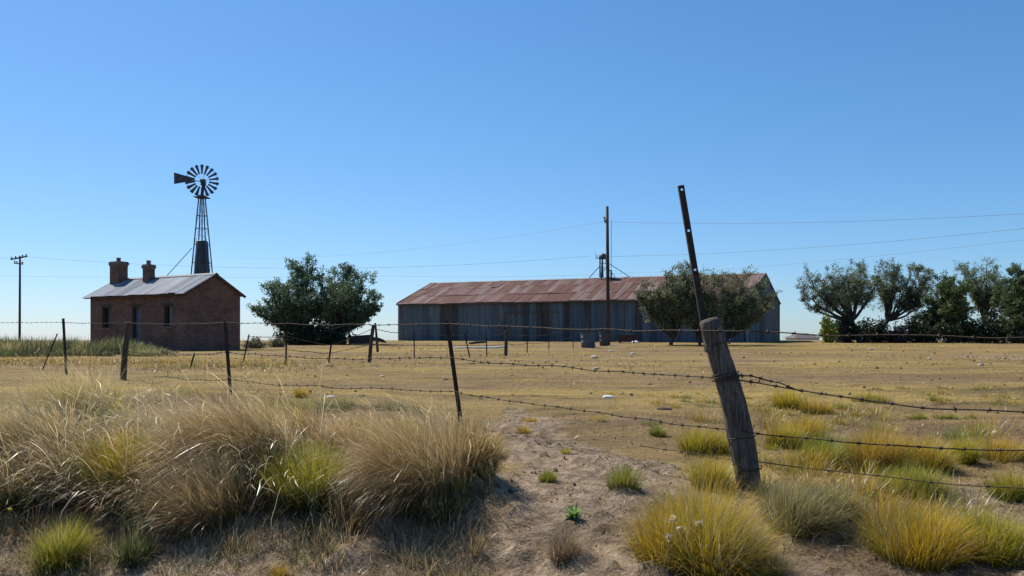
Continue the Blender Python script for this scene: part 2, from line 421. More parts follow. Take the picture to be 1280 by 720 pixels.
for x0, x1, z0, z1 in ops:                 # front wall butted round its openings
    mb.box(((xs[-1] + x0) / 2, T / 2, (eave - .4) / 2), (x0 - xs[-1], T, eave + .4))
    if z0 > .1: mb.box(((x0 + x1) / 2, T / 2, (z0 - .4) / 2), (x1 - x0, T, z0 + .4))
    mb.box(((x0 + x1) / 2, T / 2, (z1 + eave) / 2), (x1 - x0, T, eave - z1)); xs.append(x1)
mb.box(((xs[-1] + HL) / 2, T / 2, (eave - .4) / 2), (HL - xs[-1], T, eave + .4))
mb.box((HL / 2, HD - T / 2, (eave - .4) / 2), (HL, T, eave + .4))
for x0 in (0, HL - T):
    mb.prism([(x0, T, -.4), (x0, HD - T, -.4), (x0, HD - T, eave), (x0, HD, eave), (x0, HD / 2, ridge - .06), (x0, 0, eave), (x0, T, eave)], 0, (T, 0, 0))
mb.build('wall', M['brick'], house)
for i, (x0, x1, z0, z1) in enumerate(ops):
    w = x1 - x0; xc = (x0 + x1) / 2
    if i == 1:
        d = MB().box((xc, .30, (z0 + z1) / 2), (w - .1, .05, z1 - z0 - .06))
        for k in range(4): d.box((xc, .268, z0 + .3 + k * (z1 - z0 - .5) / 3.4), (w - .22, .02, .10))
        dr = d.build('door', M['door'], house); tag(dr, 'faded blue plank door')
        MB().box((x0 + .025, .2, (z0 + z1) / 2), (.05, .3, z1 - z0)).box((x1 - .025, .2, (z0 + z1) / 2), (.05, .3, z1 - z0)).box((xc, .2, z1 - .03), (w - .1, .3, .06)).build('frame', M['darkwood'], dr)
        MB().lathe([(.03, 0), (.035, .03), (.0, .05)], (x0 + .16, .27, 1.0), 8, Matrix.Rotation(math.pi / 2, 3, 'X')).build('handle', M['steel'], dr)
    else:
        fr = MB().box((x0 + .03, .14, (z0 + z1) / 2), (.06, .12, z1 - z0)).box((x1 - .03, .14, (z0 + z1) / 2), (.06, .12, z1 - z0)).box((xc, .14, z1 - .03), (w - .12, .12, .06)).box((xc, .14, z0 + .03), (w - .12, .12, .06))
        wn = fr.build('window', M['darkwood'], house)
        MB().box((xc + w * .18, .20, (z0 + z1) / 2), (w * .5, .04, z1 - z0 - .12)).build('shutter', M['shutter' if i == 0 else 'door'], wn)
        MB().box((xc, .34, (z0 + z1) / 2), (w, .03, z1 - z0)).build('backing', M['dark'], wn)
        MB().box((xc, .02, z0 - .05), (w + .2, .16, .09)).build('sill', M['mortar'], wn)
    MB().box((xc, .10, z1 + .09), (w + .35, .215, .17)).build('lintel', M['darkwood'], house)
# roof: overlapping iron sheets on rafters
ov, ox = .34, .20; mb = MB(); nsh = 13; sw = (HL + 2 * ox) / nsh
sl = (ridge - eave) / (HD / 2); rp = math.atan(sl); RL = (HD / 2 + ov) / math.cos(rp)
for side in (0, 1):
    for i in range(nsh):
        x = -ox + sw * (i + .5); j = rng.normal(0, .012); ex = rng.normal(0, .04) + (.15 if i == 0 else 0)
        L = RL + ex; c = L / 2
        yc = HD / 2 - math.cos(rp) * c; zc = ridge + .05 - math.sin(rp) * c + j
        R = Matrix.Rotation(rp + rng.normal(0, .004), 3, 'X') @ Matrix.Rotation(rng.normal(0, .008), 3, 'Z')
        if side: yc = HD - yc; R = Matrix.Rotation(-rp + rng.normal(0, .004), 3, 'X')
        mb.box((x, yc, zc), (sw + .05, L, .022), R)
roof = mb.build('roof', M['iron_roof'], house)
MB().prism([(-ox - .02, HD / 2 - .22, ridge - .02), (-ox - .02, HD / 2, ridge + .11), (-ox - .02, HD / 2 + .22, ridge - .02), (-ox - .02, HD / 2, ridge + .075)], 0, (HL + 2 * ox + .04, 0, 0)).build('ridge_cap', M['trim_grey'], roof)
for x0 in (-ox + .02, HL + ox - .05):
    mb = MB()
    for s_ in (-1, 1):
        mb.beam((x0, HD / 2 + s_ * .012, ridge - .03), (x0, HD / 2 + s_ * (HD / 2 + ov - .02), ridge - .03 - sl * (HD / 2 + ov - .02)), .04, .16)
    mb.build('bargeboard', M['darkwood'], roof)
MB().beam((-ox + .1, -ov + .06, eave - sl * ov - .04), (HL + ox - .1, -ov + .06, eave - sl * ov - .04), .10, .07).build('eave_board', M['darkwood'], roof)
def chimney(xl, w, d, yc, top):
    z0 = eave - .2; mb = MB()
    mb.box((xl, yc, (z0 + top - .42) / 2), (w, d, top - .42 - z0))
    ch = mb.build('chimney', M['chimney'], roof)
    MB().box((xl, yc, top - .375), (w + .06, d + .06, .09)).box((xl, yc, top - .255), (w + .13, d + .13, .15)).box((xl, yc, top - .14), (w + .07, d + .07, .08)).build('chimney_cap', M['mortar'], ch, bevel=.015)
    MB().lathe([(.17, 0), (.15, .06), (.13, .22), (.17, .24), (.17, .28), (.1, .28)], (xl - .02, yc, top - .10), 12).build('chimney_pot', M['mortar'], ch)
# chimneys: solve local x so that they fall at the right place
def loc_x(px, yl):
    s = (px - CX) / F; b = hA + hdep * yl; return (s * b[1] - b[0]) / (hdir[0] - s * hdir[1])
def loc_top(px, py, yl):
    t = loc_x(px, yl); return EYE - (py - HY) / F * (hA + hdep * yl + hdir * t)[1] - hz
chimney(loc_x(148.5, 1.75), .98, .72, 1.75, loc_top(148, 325.5, 1.75))
chimney(loc_x(186, 1.75), .62, .50, 1.75, loc_top(186, 329, 1.75))

# ================================================================== BARN
bA = W(498, 424, 96.0); brz = math.radians(-22)
bdir = A3(math.cos(brz), math.sin(brz), 0); bdep = A3(-math.sin(brz), math.cos(brz), 0)
BL, BW = 40.4, 17.0; bz = float(HT(*(bA + bdir * 20)[:2])) - .25
barn = empty('corrugated_barn', (bA[0], bA[1], bz), brz, 'long corrugated iron barn with a rusty red roof behind bare trees', 'barn')
be, br_ = EYE + 4.3 - bz, EYE + 7.2 - bz
# right end stands slightly out of square: shear along x with y
def bs(x, y): return x + (x / BL) * y * .118
def bpt(x, y, z): return (bs(x, y), y, z)
mb = MB()
def quadwall(p, q, z0, z1, top=None):
    pass
t = .08
mb.add([bpt(0, 0, -.6), bpt(BL, 0, -.6), bpt(BL, 0, be), bpt(0, 0, be), bpt(.1, t, -.6), bpt(BL - .1, t, -.6), bpt(BL - .1, t, be), bpt(.1, t, be)],
       [(0, 1, 2, 3), (7, 6, 5, 4), (3, 2, 6, 7)])
mb.add([bpt(0, BW, -.6), bpt(BL, BW, -.6), bpt(BL, BW, be), bpt(0, BW, be)], [(1, 0, 3, 2)])
for x in (0, BL):
    mb.add([bpt(x, 0, -.6), bpt(x, BW, -.6), bpt(x, BW, be), bpt(x, BW / 2, br_ - .05), bpt(x, 0, be)], [(0, 1, 2, 3, 4)])
mb.build('wall', M['barn_wall'], barn)
mb = MB(); nsh = 51; sw = BL / nsh; sl = (br_ - be) / (BW / 2); rp = math.atan(sl)
RLn = (BW / 2 + .3) / math.cos(rp); rows = 3
for side in (0, 1):
    for r in range(rows):
        for i in range(nsh):
            a0, a1 = r * RLn / rows - .05, (r + 1) * RLn / rows + .08 + rng.normal(0, .03)
            j = .03 + .012 * (rows - r) + rng.normal(0, .008) + (.05 if rng.random() < .05 else 0) - .05 * math.sin(i * .21) ** 2 * (r == 2); x0, x1 = i * sw - .03 - (.12 if i == 0 else 0), (i + 1) * sw + .03 + (.12 if i == nsh - 1 else 0)
            P = []
            for zz in (0, .02):
                for (xx, aa) in ((x0, a0), (x1, a0), (x1, a1), (x0, a1)):
                    aa = max(aa, .0); y = BW / 2 - math.cos(rp) * aa
                    if side: y = BW - y
                    P.append(bpt(xx, y, br_ - math.sin(rp) * aa + j + zz + (rng.normal(0, .012) if aa == a1 else 0)))
            mb.add(P, [(0, 3, 2, 1), (4, 5, 6, 7), (0, 1, 5, 4), (1, 2, 6, 5), (2, 3, 7, 6), (3, 0, 4, 7)])
broof = mb.build('roof', M['barn_roof'], barn)
MB().prism([bpt(-.15, BW / 2 - .3, br_ + .02), bpt(-.15, BW / 2, br_ + .16), bpt(-.15, BW / 2 + .3, br_ + .02), bpt(-.15, BW / 2, br_ + .10)], 0,
           (bs(BL, BW / 2) + .3, 0, 0)).build('ridge_cap', M['trim_grey'], broof)
MB().beam(bpt(-.1, -.32, be - .20), bpt(BL + .1, -.32, be - .20), .12, .14).build('gutter', M['trim'], broof)
for x in (-.08, BL + .06):
    mb = MB()
    for y0, y1, a, b in ((-.25, BW / 2 - .02, be - .05, br_ + .02), (BW / 2 + .02, BW + .25, br_ + .02, be - .05)):
        mb.beam(bpt(x, y0, a), bpt(x, y1, b), .05, .22)
    mb.build('verge', M['trim_grey'], broof)
for x in (0, BL):
    for y in (0, BW):
        sx, sy = (-1 if x == 0 else 1), (-1 if y == 0 else 1)
        px_, py_ = bs(x, y), y
        MB().box((px_ + sx * .012 - sx * .08, py_ + sy * .02, be / 2 - .25), (.18, .035, be + .3)).box((px_ + sx * .03, py_ - sy * .08, be / 2 - .25), (.035, .19, be + .3)).build('corner_flashing', M['trim_grey'], barn)
# door panel and plinth rust line on the long wall
MB().box((15.2, -.05, 1.75), (.10, .06, 3.2)).box((18.3, -.05, 1.75), (.10, .06, 3.2)).box((16.75, -.03, 1.7), (3.0, .05, 3.3)).build('sliding_door', M['barn_wall'], barn)
MB().box((17, -.08, 3.52), (6.6, .05, .12)).build('door_rail', M['trim'], barn)

# vent tower standing on the barn ridge
def bw(x, y, z):
    p = Vector(bpt(x, y, z)); R = Matrix.Rotation(brz, 3, 'Z'); p = R @ p; return A3(p.x + bA[0], p.y + bA[1], p.z + bz)
ridge_t = None
for tt in np.linspace(5, 38, 3300):
    q = bw(tt, BW / 2, br_)
    if (q[0] / q[1]) >= .1135: ridge_t = tt; break
vt = bw(ridge_t, BW / 2, br_ + .1); zt = vt[2]
vent = empty('roof_hoist', tuple(vt), brz, 'dark capped steel frame on slim legs astride the barn ridge', 'roof frame')
mb = MB(); mb.lathe([(.50, 0), (.52, .12), (.46, .42), (.28, .62), (.05, .68)], (0, 0, 2.25), 14).build('cap', M['galv'], vent)
for (x, y, dz) in ((-.42, .3, -.08), (.42, .3, -.08), (.02, -.75, -.22), (-.12, .5, -.12)):
    MB().beam((x * 1.05, y, dz), (x * .9, y * .35, 2.3), .14).build('leg', M['galv'], vent)
for a_, b_ in (((-.42, .1, 1.2), (.42, .1, 1.2)), ((-.42, .1, 1.75), (.42, .1, 1.75)), ((-.4, .15, .5), (.4, .1, 1.15))): MB().beam(a_, b_, .06).build('brace', M['galv'], vent)
for (x, y, z, zt_) in ((-1.75, 0, .02, 1.45), (1.55, 0, .0, 1.5), (3.3, 0, -.0, 1.95)):
    MB().beam((x, y, z), (.35 * (1 if x > 0 else -1), 0, zt_), .07).build('strut', M['galv'], vent)
MB().beam((-.45, 0, 2.35), (-.95, 0, 2.35), .04).beam((-.93, 0, 2.33), (-.93, 0, 3.05), .03).beam((-.72, 0, 2.33), (-.72, 0, 2.75), .08).build('bracket', M['galv'], vent)

# ================================================================== WINDMILL
wY = 75.0; wb = G(252.5, wY); mill = empty('windmill', tuple(wb), 0, 'tall steel farm windmill with a many-bladed wheel above the brick house', 'windmill')
hub = W(253, 226.5, wY) - wb; top = W(252.5, 247, wY)[2] - wb[2]
half_at = lambda z: np.interp(z, [0, top], [1.18, .22])
legs = []
for sx, sy in ((-1, -1), (1, -1), (1, 1), (-1, 1)):
    a = Vector((sx * 1.20, sy * 1.20, -.3)); b = Vector((sx * .22, sy * .22, top))
    MB().beam(a, b, .085).build('leg', M['galv'], mill)
mb = MB()
for z in (1.2, 3.2, 5.4, 7.6, 9.3, 10.8, 12.0):
    if z > top: break
    h = half_at(z)
    for a, b in (((-h, -h), (h, -h)), ((h, -h), (h, h)), ((h, h), (-h, h)), ((-h, h), (-h, -h))):
        mb.beam((*a, z), (*b, z), .042)
zs = [0, 3.2, 5.4, 7.6, 9.3, 10.8, top - .3]
for z0, z1 in zip(zs[:-1], zs[1:]):
    h0, h1 = half_at(z0), half_at(z1)
    for s_ in (-1, 1):
        mb.beam((-h0, s_ * h0, z0), (h1, s_ * h1, z1), .016); mb.beam((h0, s_ * h0, z0), (-h1, s_ * h1, z1), .016)
        mb.beam((s_ * h0, -h0, z0), (s_ * h1, h1, z1), .016)
mb.build('bracing', M['galv'], mill)
MB().tube([(0, 0, 0), (0, 0, hub[2] - .2)], .06, 8).build('pump_rod', M['galv'], mill)
MB().box((0, 0, top), (1.15, 1.15, .07)).box((0, 0, top + .12), (.55, .55, .12)).build('platform', M['darkwood'], mill)
zt0, zt1 = 0.0, W(252, 302, wY)[2] - wb[2]
MB().lathe([(1.05, zt0 - .3), (.72, W(252, 342, wY)[2] - wb[2]), (.52, zt1), (.46, zt1 + .06), (.1, zt1 + .07)], (0, 0, 0), 16).build('tank', M['galv'], mill)
p = W(210, 343, wY) - wb; q = W(240, 310, wY) - wb
p2 = q + (p - q) * 2.4
MB().tube([tuple(q), tuple(p2)], .035, 5).build('stay_wire', M['galv'], mill)
# head + wheel (tilted a little off the camera) + tail folded beside it
Rw = Matrix.Rotation(math.radians(14), 3, 'Z')
hubv = Vector(hub)
MB().lathe([(.16, -.35), (.24, -.2), (.24, .25), (.12, .38)], tuple(hubv + Vector((0, .25, -.1))), 12).box(tuple(hubv + Vector((0, .1, -.02))), (.3, .6, .3)).tube([tuple(hubv + Vector((0, .2, -.3))), (0, .0, top)], [.16, .12], 8).build('gearbox', M['galv'], mill)
R0, R1 = .62, 1.50
rim = MB()
for rad, th in ((.72, .02), (1.34, .02)):
    pts = [hubv + Rw @ Vector((rad * math.cos(a), -.30, rad * math.sin(a))) for a in np.linspace(0, 2 * math.pi, 37)]
    rim.tube(pts, th, 5)
for k in range(6):
    a = math.radians(60 * k + 10); rim.tube([hubv + Rw @ Vector((.08 * math.cos(a), -.32, .08 * math.sin(a))), hubv + Rw @ Vector((1.36 * math.cos(a), -.30, 1.36 * math.sin(a)))], .016, 5)
rim.lathe([(.14, -.12), (.14, .12), (.02, .14)], tuple(hubv + Rw @ Vector((0, -.30, 0))), 12, Rw @ Matrix.Rotation(math.pi / 2, 3, 'X'))
wheel = rim.build('wheel', M['galv'], mill)
for k in range(18):
    a = 2 * math.pi * (k + .5) / 18; ca, sa = math.cos(a), math.sin(a); V = []
    for rad, wd in ((R0, .105), (R1, .245)):
        for ss, dy in ((-1, -.07), (1, .07)):
            for t_ in (-.008, .008):
                V.append(hubv + Rw @ Vector((rad * ca - ss * wd * .60 * sa, -.30 + dy * wd / .245 + t_, rad * sa + ss * wd * .60 * ca)))
    MB().add(V, [(0, 2, 6, 4), (1, 5, 7, 3), (0, 1, 3, 2), (4, 6, 7, 5), (0, 4, 5, 1), (2, 3, 7, 6)]).build('blade', M['galv'], wheel)
pl = lambda px, py: W(px, py, wY) - wb
tv = [W(px, py, wY + hub[1] + dy) - wb for px, py, dy in ((217.5, 215.5, 1.0), (238.5, 221.5, .62), (243, 224.2, .55), (238.5, 226.5, .62), (217.5, 230, 1.0))]
tv = [tuple(p_) for p_ in tv]
tail = MB().prism(tv, 0, (0, .03, 0)).build('tail_vane', M['galv'], mill)
e1 = W(219, 222.7, wY + hub[1] + .95) - wb; MB().beam((hub[0], hub[1] + .36, hub[2] + .02), tuple(e1), .06).build('boom', M['galv'], tail)

# ================================================================== POLES AND POWER LINES
pY = float(hit(760, 431.5)[1]); pb = G(760.5, pY)
pole = empty('utility_pole', tuple(pb), 0, 'single bare timber utility pole standing in front of the barn', 'utility pole')
pt = W(759, 258, pY) - pb
MB().tube([(0, 0, -.4), tuple(A3(0, 0, 0) + pt * .5), tuple(pt)], [.17, .15, .12], 10).build('post', M['pole'], pole)
for k, (px, py) in enumerate(((755.6, 274), (756.2, 278))):
    a = W(px, py, pY) - pb
    MB().tube([(a[0] + .22, a[1], a[2] - .05), (a[0], a[1], a[2] - .05), (a[0], a[1], a[2] + .05)], .025, 6).lathe([(.05, 0), (.085, .05), (.06, .1), (.085, .15), (.04, .22)], tuple(a), 8).build('insulator', M['ceramic'], pole)
MB().box((.22, -.1, W(760, 345, pY)[2] - pb[2]), (.1, .3, 1.0)).tube([(.24, -.02, pt[2] * .55), (.25, -.02, pt[2] * .9)], .02, 5).build('cable_guard', M['steel'], pole)
lY = 80.0; lb = G(24.5, lY)
pol2 = empty('utility_pole', tuple(lb), 0, 'distant utility pole with two crossarms standing left of the brick house', 'utility pole')
lt = W(25, 320, lY) - lb
MB().tube([(0, 0, -.4), tuple(lt)], [.12, .09], 8).build('post', M['pole'], pol2)
a1, a2 = W(14.5, 324.6, lY) - lb, W(35, 320.6, lY) - lb
c1 = MB().beam(tuple(a1 + A3(0, -.15, 0)), tuple(a2 + A3(0, -.15, 0)), .12).build('crossarm', M['pole'], pol2)
b1, b2 = W(19, 329.2, lY) - lb, W(30, 330.3, lY) - lb
c2 = MB().beam(tuple(b1 + A3(0, -.15, 0)), tuple(b2 + A3(0, -.15, 0)), .10).build('crossarm', M['pole'], pol2)
for c, a, b in ((c1, a1, a2), (c2, b1, b2)):
    for f_ in (.06, .3, .72, .94):
        q = a + (b - a) * f_
        MB().lathe([(.03, .05), (.06, .1), (.07, .18), (.03, .26)], (q[0], q[1] - .15, q[2]), 8).build('insulator', M['ceramic'], c)

def catenary(pts, sag, n=24):
    out = []
    for (a, b), s_ in zip(zip(pts[:-1], pts[1:]), sag):
        a, b = np.array(a), np.array(b)
        for k in range(n):
            t = k / n; out.append(a + (b - a) * t - A3(0, 0, 4 * s_ * t * (1 - t)))
    out.append(np.array(pts[-1])); return out
def cable(name, pts, sag, r, label):
    P = catenary(pts, sag); o = MB().tube([tuple(p) for p in P], r, 5).build(name, M['cable'], None, off=P[0]); o.location = P[0]
    return tag(o, label, 'cable', 'power lines')
cable('power_line', [W(278, 322, 118), W(755.5, 277, pY), W(1300, 266, 46), W(1900, 240, 40)], [1.1, .35, .2], .010, 'topmost overhead cable sagging away from the bare barn pole')
cable('power_line', [W(-300, 318, 76), W(33, 321, lY), W(737, 320, 88)], [.5, 1.25], .011, 'overhead cable from distant crossarm pole passing behind the windmill')
cable('power_line', [W(761, 320.5, pY), W(1300, 283.5, 44), W(2000, 230, 40)], [.35, .2], .010, 'middle overhead cable running from barn pole over the leaning steel bar')
cable('power_line', [W(-300, 336, 95), W(470, 344.5, 110), W(790, 341, 108), W(1300, 297.5, 48), W(2000, 235, 42)], [.6, .35, .45, .2], .010, 'lowest overhead cable passing just above the barn roof')

# ================================================================== FENCES
def steel_post(px0, py0, px1, py1, Y, w, parent, off, lean_y=0.0):
    a = W(px0, py0, Y); b = W(px1, py1, Y); b[1] += lean_y
    a = a - (b - a) / np.linalg.norm(b - a) * .15
    d = Vector(b - a).normalized(); mb = MB()
    mb.beam(a, b, w, w * .25); mb.beam(a + A3(0, w * .42, 0), b + A3(0, w * .42, 0), w * .25, w * .8)
    n = int(np.linalg.norm(b - a) / .12)
    for k in range(2, n): mb.box(tuple(a + (b - a) * k / n + A3(0, -w * .22, 0)), (w * .5, w * .25, .02))
    return mb.build('post', M['steel'], parent, off=off)
def timber(axis_pts, radii, mat, parent, off, n=18, seed=3, name='post', grooves=.10):
    r_ = np.random.default_rng(seed); pts = [np.array(p) for p in axis_pts]
    P = []; R = []; cnt = 7
    for i in range(len(pts) - 1):
        for k in range(cnt):
            t = k / cnt; P.append(pts[i] * (1 - t) + pts[i + 1] * t); R.append(radii[i] * (1 - t) + radii[i + 1] * t)
    P.append(pts[-1]); R.append(radii[-1])
    P = np.array(P)
    for _ in range(4): P[1:-1] = (P[:-2] + P[1:-1] * 2 + P[2:]) / 4
    ang = r_.normal(0, 1, n); ang = (ang - ang.mean()); wob = []
    for i in range(len(P)):
        wob.append(1 + grooves * (.6 * ang + .25 * r_.normal(0, 1, n)) * (1.0))
        ang = .93 * ang + .35 * r_.normal(0, 1, n)
    # worn top
    d = (P[-1] - P[-2]) / np.linalg.norm(P[-1] - P[-2])
    P = np.vstack([P, P[-1] + d * R[-1] * .25, P[-1] + d * R[-1] * .32]); R = list(R) + [R[-1] * .82, R[-1] * .3]; wob += [wob[-1], wob[-1]]
    mb = MB(); mb.tube([tuple(p) for p in P], R, n, True, wob)
    return mb.build(name, mat, parent, off=off)

def barbed(pts, r, parent, off, barb=.125, seed=0, name='wire', wob=.012, sag_k=.010):
    r_ = np.random.default_rng(seed); pts = [np.array(p, float) for p in pts]
    P = []
    for a, b in zip(pts[:-1], pts[1:]):
        L = np.linalg.norm(b - a); n = max(3, int(L / .06)); sag = sag_k * L
        for k in range(n):
            t = k / n; P.append(a + (b - a) * t - A3(0, 0, 4 * sag * t * (1 - t)))
    P.append(pts[-1]); P = np.array(P); n = len(P)
    def smooth(s): 
        q = r_.normal(0, 1, n + 24); ker = np.hanning(13); ker /= ker.sum(); return np.convolve(q, ker, 'same')[12:12 + n]
    P[:, 2] += smooth(0) * wob * 1.4; P[:, 1] += smooth(1) * wob * 1.4
    mb = MB(); mb.tube([tuple(p) for p in P], r, 5)
    acc = 0
    for i in range(n - 1):
        acc += np.linalg.norm(P[i + 1] - P[i])
        if acc > barb:
            acc = 0; d = Vector(P[i + 1] - P[i]).normalized(); u = d.cross(Vector((0, 0, 1))).normalized(); v = d.cross(u)
            for k in range(2):
                th = r_.random() * 6.28; e = u * math.cos(th) + v * math.sin(th) + d * (.35 if k else -.35); c = Vector(P[i])
                mb.tube([tuple(c - e * .021), tuple(c + e * .021)], [r * .55, r * .45], 4)
            mb.tube([tuple(Vector(P[i]) - d * .012), tuple(Vector(P[i]) + d * .012)], r * 1.75, 6)
    return mb.build(name, M['wire'], parent, off=off)

# --- near fence
bp = hit(938, 612); BY = float(bp[1])
nf = empty('barbed_wire_fence', tuple(bp), 0, 'old sagging barbed wire fence with leaning posts across the foreground grass', 'fence'); no = bp
k_ = BY / 1000
axis_px = [(940, 640), (938, 612), (929, 560), (921, 520), (912, 485), (899, 445), (887, 402)]
big = timber([W(a, b, BY) for a, b in axis_px], [14 * k_, 14.5 * k_, 15.8 * k_, 15.5 * k_, 15 * k_, 13.8 * k_, 12.9 * k_], M['wood'], nf, no, 26, 5, grooves=.055)
tag(big, 'thick weathered wooden post leaning left with a tall steel bar behind it')
# punched angle bar rising behind the wooden post
a = W(886, 440, BY + .14); b = W(851.5, 231.5, BY + .10)
d = b - a; L = np.linalg.norm(d); d /= L; sx = np.cross(d, A3(0, 1, 0)); sx /= np.linalg.norm(sx); wd = 7.4 * k_; th = .005
def bar_piece(mb, s0, s1, u0, u1):
    P = []
    for y in (0, th):
        for s_, u in ((s0, u0), (s1, u0), (s1, u1), (s0, u1)): P.append(a + d * s_ + sx * u + A3(0, y, 0))
    mb.add(P, [(0, 3, 2, 1), (4, 5, 6, 7), (0, 1, 5, 4), (1, 2, 6, 5), (2, 3, 7, 6), (3, 0, 4, 7)])
mb = MB(); hw = wd / 2; hr = .0085
holes = [np.linalg.norm(W(px, py, BY + .11) - a) for px, py in ((872, 337), (862.3, 288), (852.5, 237))]
s0 = 0.0
for hs in holes:
    bar_piece(mb, s0, hs - hr, -hw, hw); bar_piece(mb, hs - hr, hs + hr, -hw, -hr); bar_piece(mb, hs - hr, hs + hr, hr, hw); s0 = hs + hr
bar_piece(mb, s0, L, -hw, hw)
P = []
for u in (hw - .005, hw):
    for s_, y in ((0, th), (L, th), (L, .035), (0, .035)): P.append(a + d * s_ + sx * u + A3(0, y, 0))
mb.add(P, [(0, 3, 2, 1), (4, 5, 6, 7), (0, 1, 5, 4), (1, 2, 6, 5), (2, 3, 7, 6), (3, 0, 4, 7)])
mb.build('steel_bar', M['steel'], big, off=no)
def tie(px, py, rad, coils, seed, tilt=.12):
    r_ = np.random.default_rng(seed); c = W(px, py, BY); pts = []
    for k in range(coils * 16 + 1):
        t = 2 * math.pi * k / 16; rr = rad * (1 + r_.normal(0, .02))
        pts.append((c[0] + rr * math.cos(t), c[1] + rr * math.sin(t), c[2] + .022 * (k / 16 - coils / 2) + tilt * rad * math.cos(t) + r_.normal(0, .002)))
    MB().tube(pts, .0045, 5).build('wire_tie', M['wire'], big, off=no)
tie(906.5, 471, 16.6 * k_, 3, 1); tie(926, 547, 17 * k_, 1, 2, .05); tie(896, 430, 16 * k_, 1, 3, .2); tie(935.5, 586, 16.4 * k_, 1, 4, .1)
mY, s2, s3, s4 = 9.0, 12.3, 17.0, 19.5
steel_post(577, 535, 558, 400.5, mY, .047, nf, no, .1)
steel_post(289, 505, 281.5, 402, s2, .05, nf, no)
timber([G(153.5, s3) - A3(0, 0, .15), W(156, 440, s3), W(161, 403.5, s3)], [.065, .06, .052], M['darkwood'], nf, no, 14, 9)
steel_post(83, 468, 79, 398, s4, .06, nf, no)
st = steel_post(51, 467, 71.5, 417, 21.5, .035, nf, no); tag(st, 'thin steel rod leaning far to the right')
rA = A3(0, -.1, 0)
ENDR = 4.35
barbed([W(-120, 401, 22), W(79.5, 403, s4), W(160, 403.5, s3), W(282, 403, s2), W(559, 405, mY), W(885, 414, BY) + rA, W(1420, 425, 4.4)], .0046, nf, no, seed=1, sag_k=.0035)
barbed([W(-120, 443, 22), W(81, 441, s4), W(157, 438.5, s3), W(285, 440, s2), W(565, 447, mY), W(690, 457.5, 7.9), W(818, 466, 6.8), W(904, 470, BY) + rA, W(1003, 489, 5.6), W(1090, 502, 5.3), W(1280, 512, 4.75), W(1430, 516, 4.4)], .0051, nf, no, seed=2)
barbed([W(200, 470, 15), W(287, 474, s2), W(400, 483, 10.6), W(490, 486, 9.8), W(568.5, 489, mY), W(760, 517, 7.2), W(923, 536, BY) + rA, W(1110, 555, 5.2), W(1280, 563.5, 4.75), W(1430, 567, 4.4)], .0046, nf, no, seed=3)
barbed([W(800, 558, 7.0), W(851, 563, 6.6), W(934, 573.5, BY) + rA, W(1060, 590, 5.4), W(1280, 612, 4.75), W(1430, 622, 4.4)], .0034, nf, no, barb=.3, seed=4)
barbed([W(916, 468, BY) + rA, W(938, 466.5, BY - .2), W(975, 474.5, BY - .3), W(1003, 488, 5.6)], .0051, nf, no, barb=.06, seed=5, wob=.03)

# --- far paddock fence (posts at the depth where the ground meets them)
FP = [(303, 457, 311, 418, .05), (357.5, 456, 358, 417, .055), (411, 453, 414, 430, .06),
      (518, 448, 517.5, 414, .05), (587, 446.5, 581, 417, .07), (608.5, 446, 608, 419, .05),
      (659, 441, 659, 417, .06), (686, 438, 686, 416, .05), (716.5, 436.5, 716.5, 405, .05), (237, 461, 243, 441, .05)]
f0 = hit(460, 452)
pf = empty('paddock_fence', tuple(f0), 0, 'far wire fence of thin uneven posts across the field in front of the barn', 'fence')
tops = {}
for (bx, by, tx, ty, w) in FP:
    h = hit(bx, by); Y = float(h[1]); steel_post(bx, by, tx, ty, Y, w, pf, f0); tops[bx] = (W(tx, ty, Y), W(bx, by, Y))
for (bx, by, tx, ty, w, sd) in ((461, 453, 466.5, 407, .065, 1), (632, 445, 633, 414, .085, 2)):
    h = hit(bx, by); Y = float(h[1]); a, b = W(bx, by, Y), W(tx, ty, Y)
    o = timber([a - A3(0, 0, .15), (a + b) / 2, b], [w, w * .95, w * .85], M['darkwood'], pf, f0, 12, sd); tops[bx] = (b, a)
h = hit(470, 440); o = timber([W(472, 440, h[1]), W(470.5, 420, h[1]), W(469, 404, h[1])], [.075, .07, .065], M['darkwood'], pf, f0, 12, 8)
ks = sorted(tops)
for fr, sd in ((.08, 11), (.5, 12)):
    pts = [tops[k][0] * (1 - fr) + tops[k][1] * fr for k in ks if k != 237]
    pts = [p for p in pts]
    barbed(pts, .010, pf, f0, barb=.4, seed=sd, name='wire', wob=.01)

# ================================================================== TREES AND SHRUBS
def bez(a, m, b, n):
    t = np.linspace(0, 1, n)[:, None]; return (1 - t) ** 2 * a + 2 * t * (1 - t) * m + t ** 2 * b
def leaves_from(points, dirs, n_per, ln, wd, c0, c1, jit):
    N = len(points) * n_per; p = np.repeat(points, n_per, 0) + rng.normal(0, jit, (N, 3)); dd = np.repeat(dirs, n_per, 0)
    d = dd + rng.normal(0, .75, (N, 3)); d /= np.linalg.norm(d, axis=1)[:, None]
    s = np.cross(d, rng.normal(0, 1, (N, 3))); s /= np.linalg.norm(s, axis=1)[:, None] + 1e-9
    l = ln * (.6 + .8 * rng.random(N))[:, None]; w = wd * (.6 + .8 * rng.random(N))[:, None]
    V = np.stack([p, p + d * l * .5 - s * w, p + d * l, p + d * l * .5 + s * w], 1).reshape(-1, 3)
    q = np.arange(N * 4).reshape(-1, 4)
    m = rng.random((N, 1)); v = (1 + rng.normal(0, .22, (N, 1))).clip(.5, 1.6)
    c = (np.array(c0) * (1 - m) + np.array(c1) * m) * v; glint = rng.random(N) < .16; c[glint] = c[glint] * 1.8 + .03; return V, q, np.repeat(c, 4, 0)  # a random share of leaves is coloured paler as painted highlights
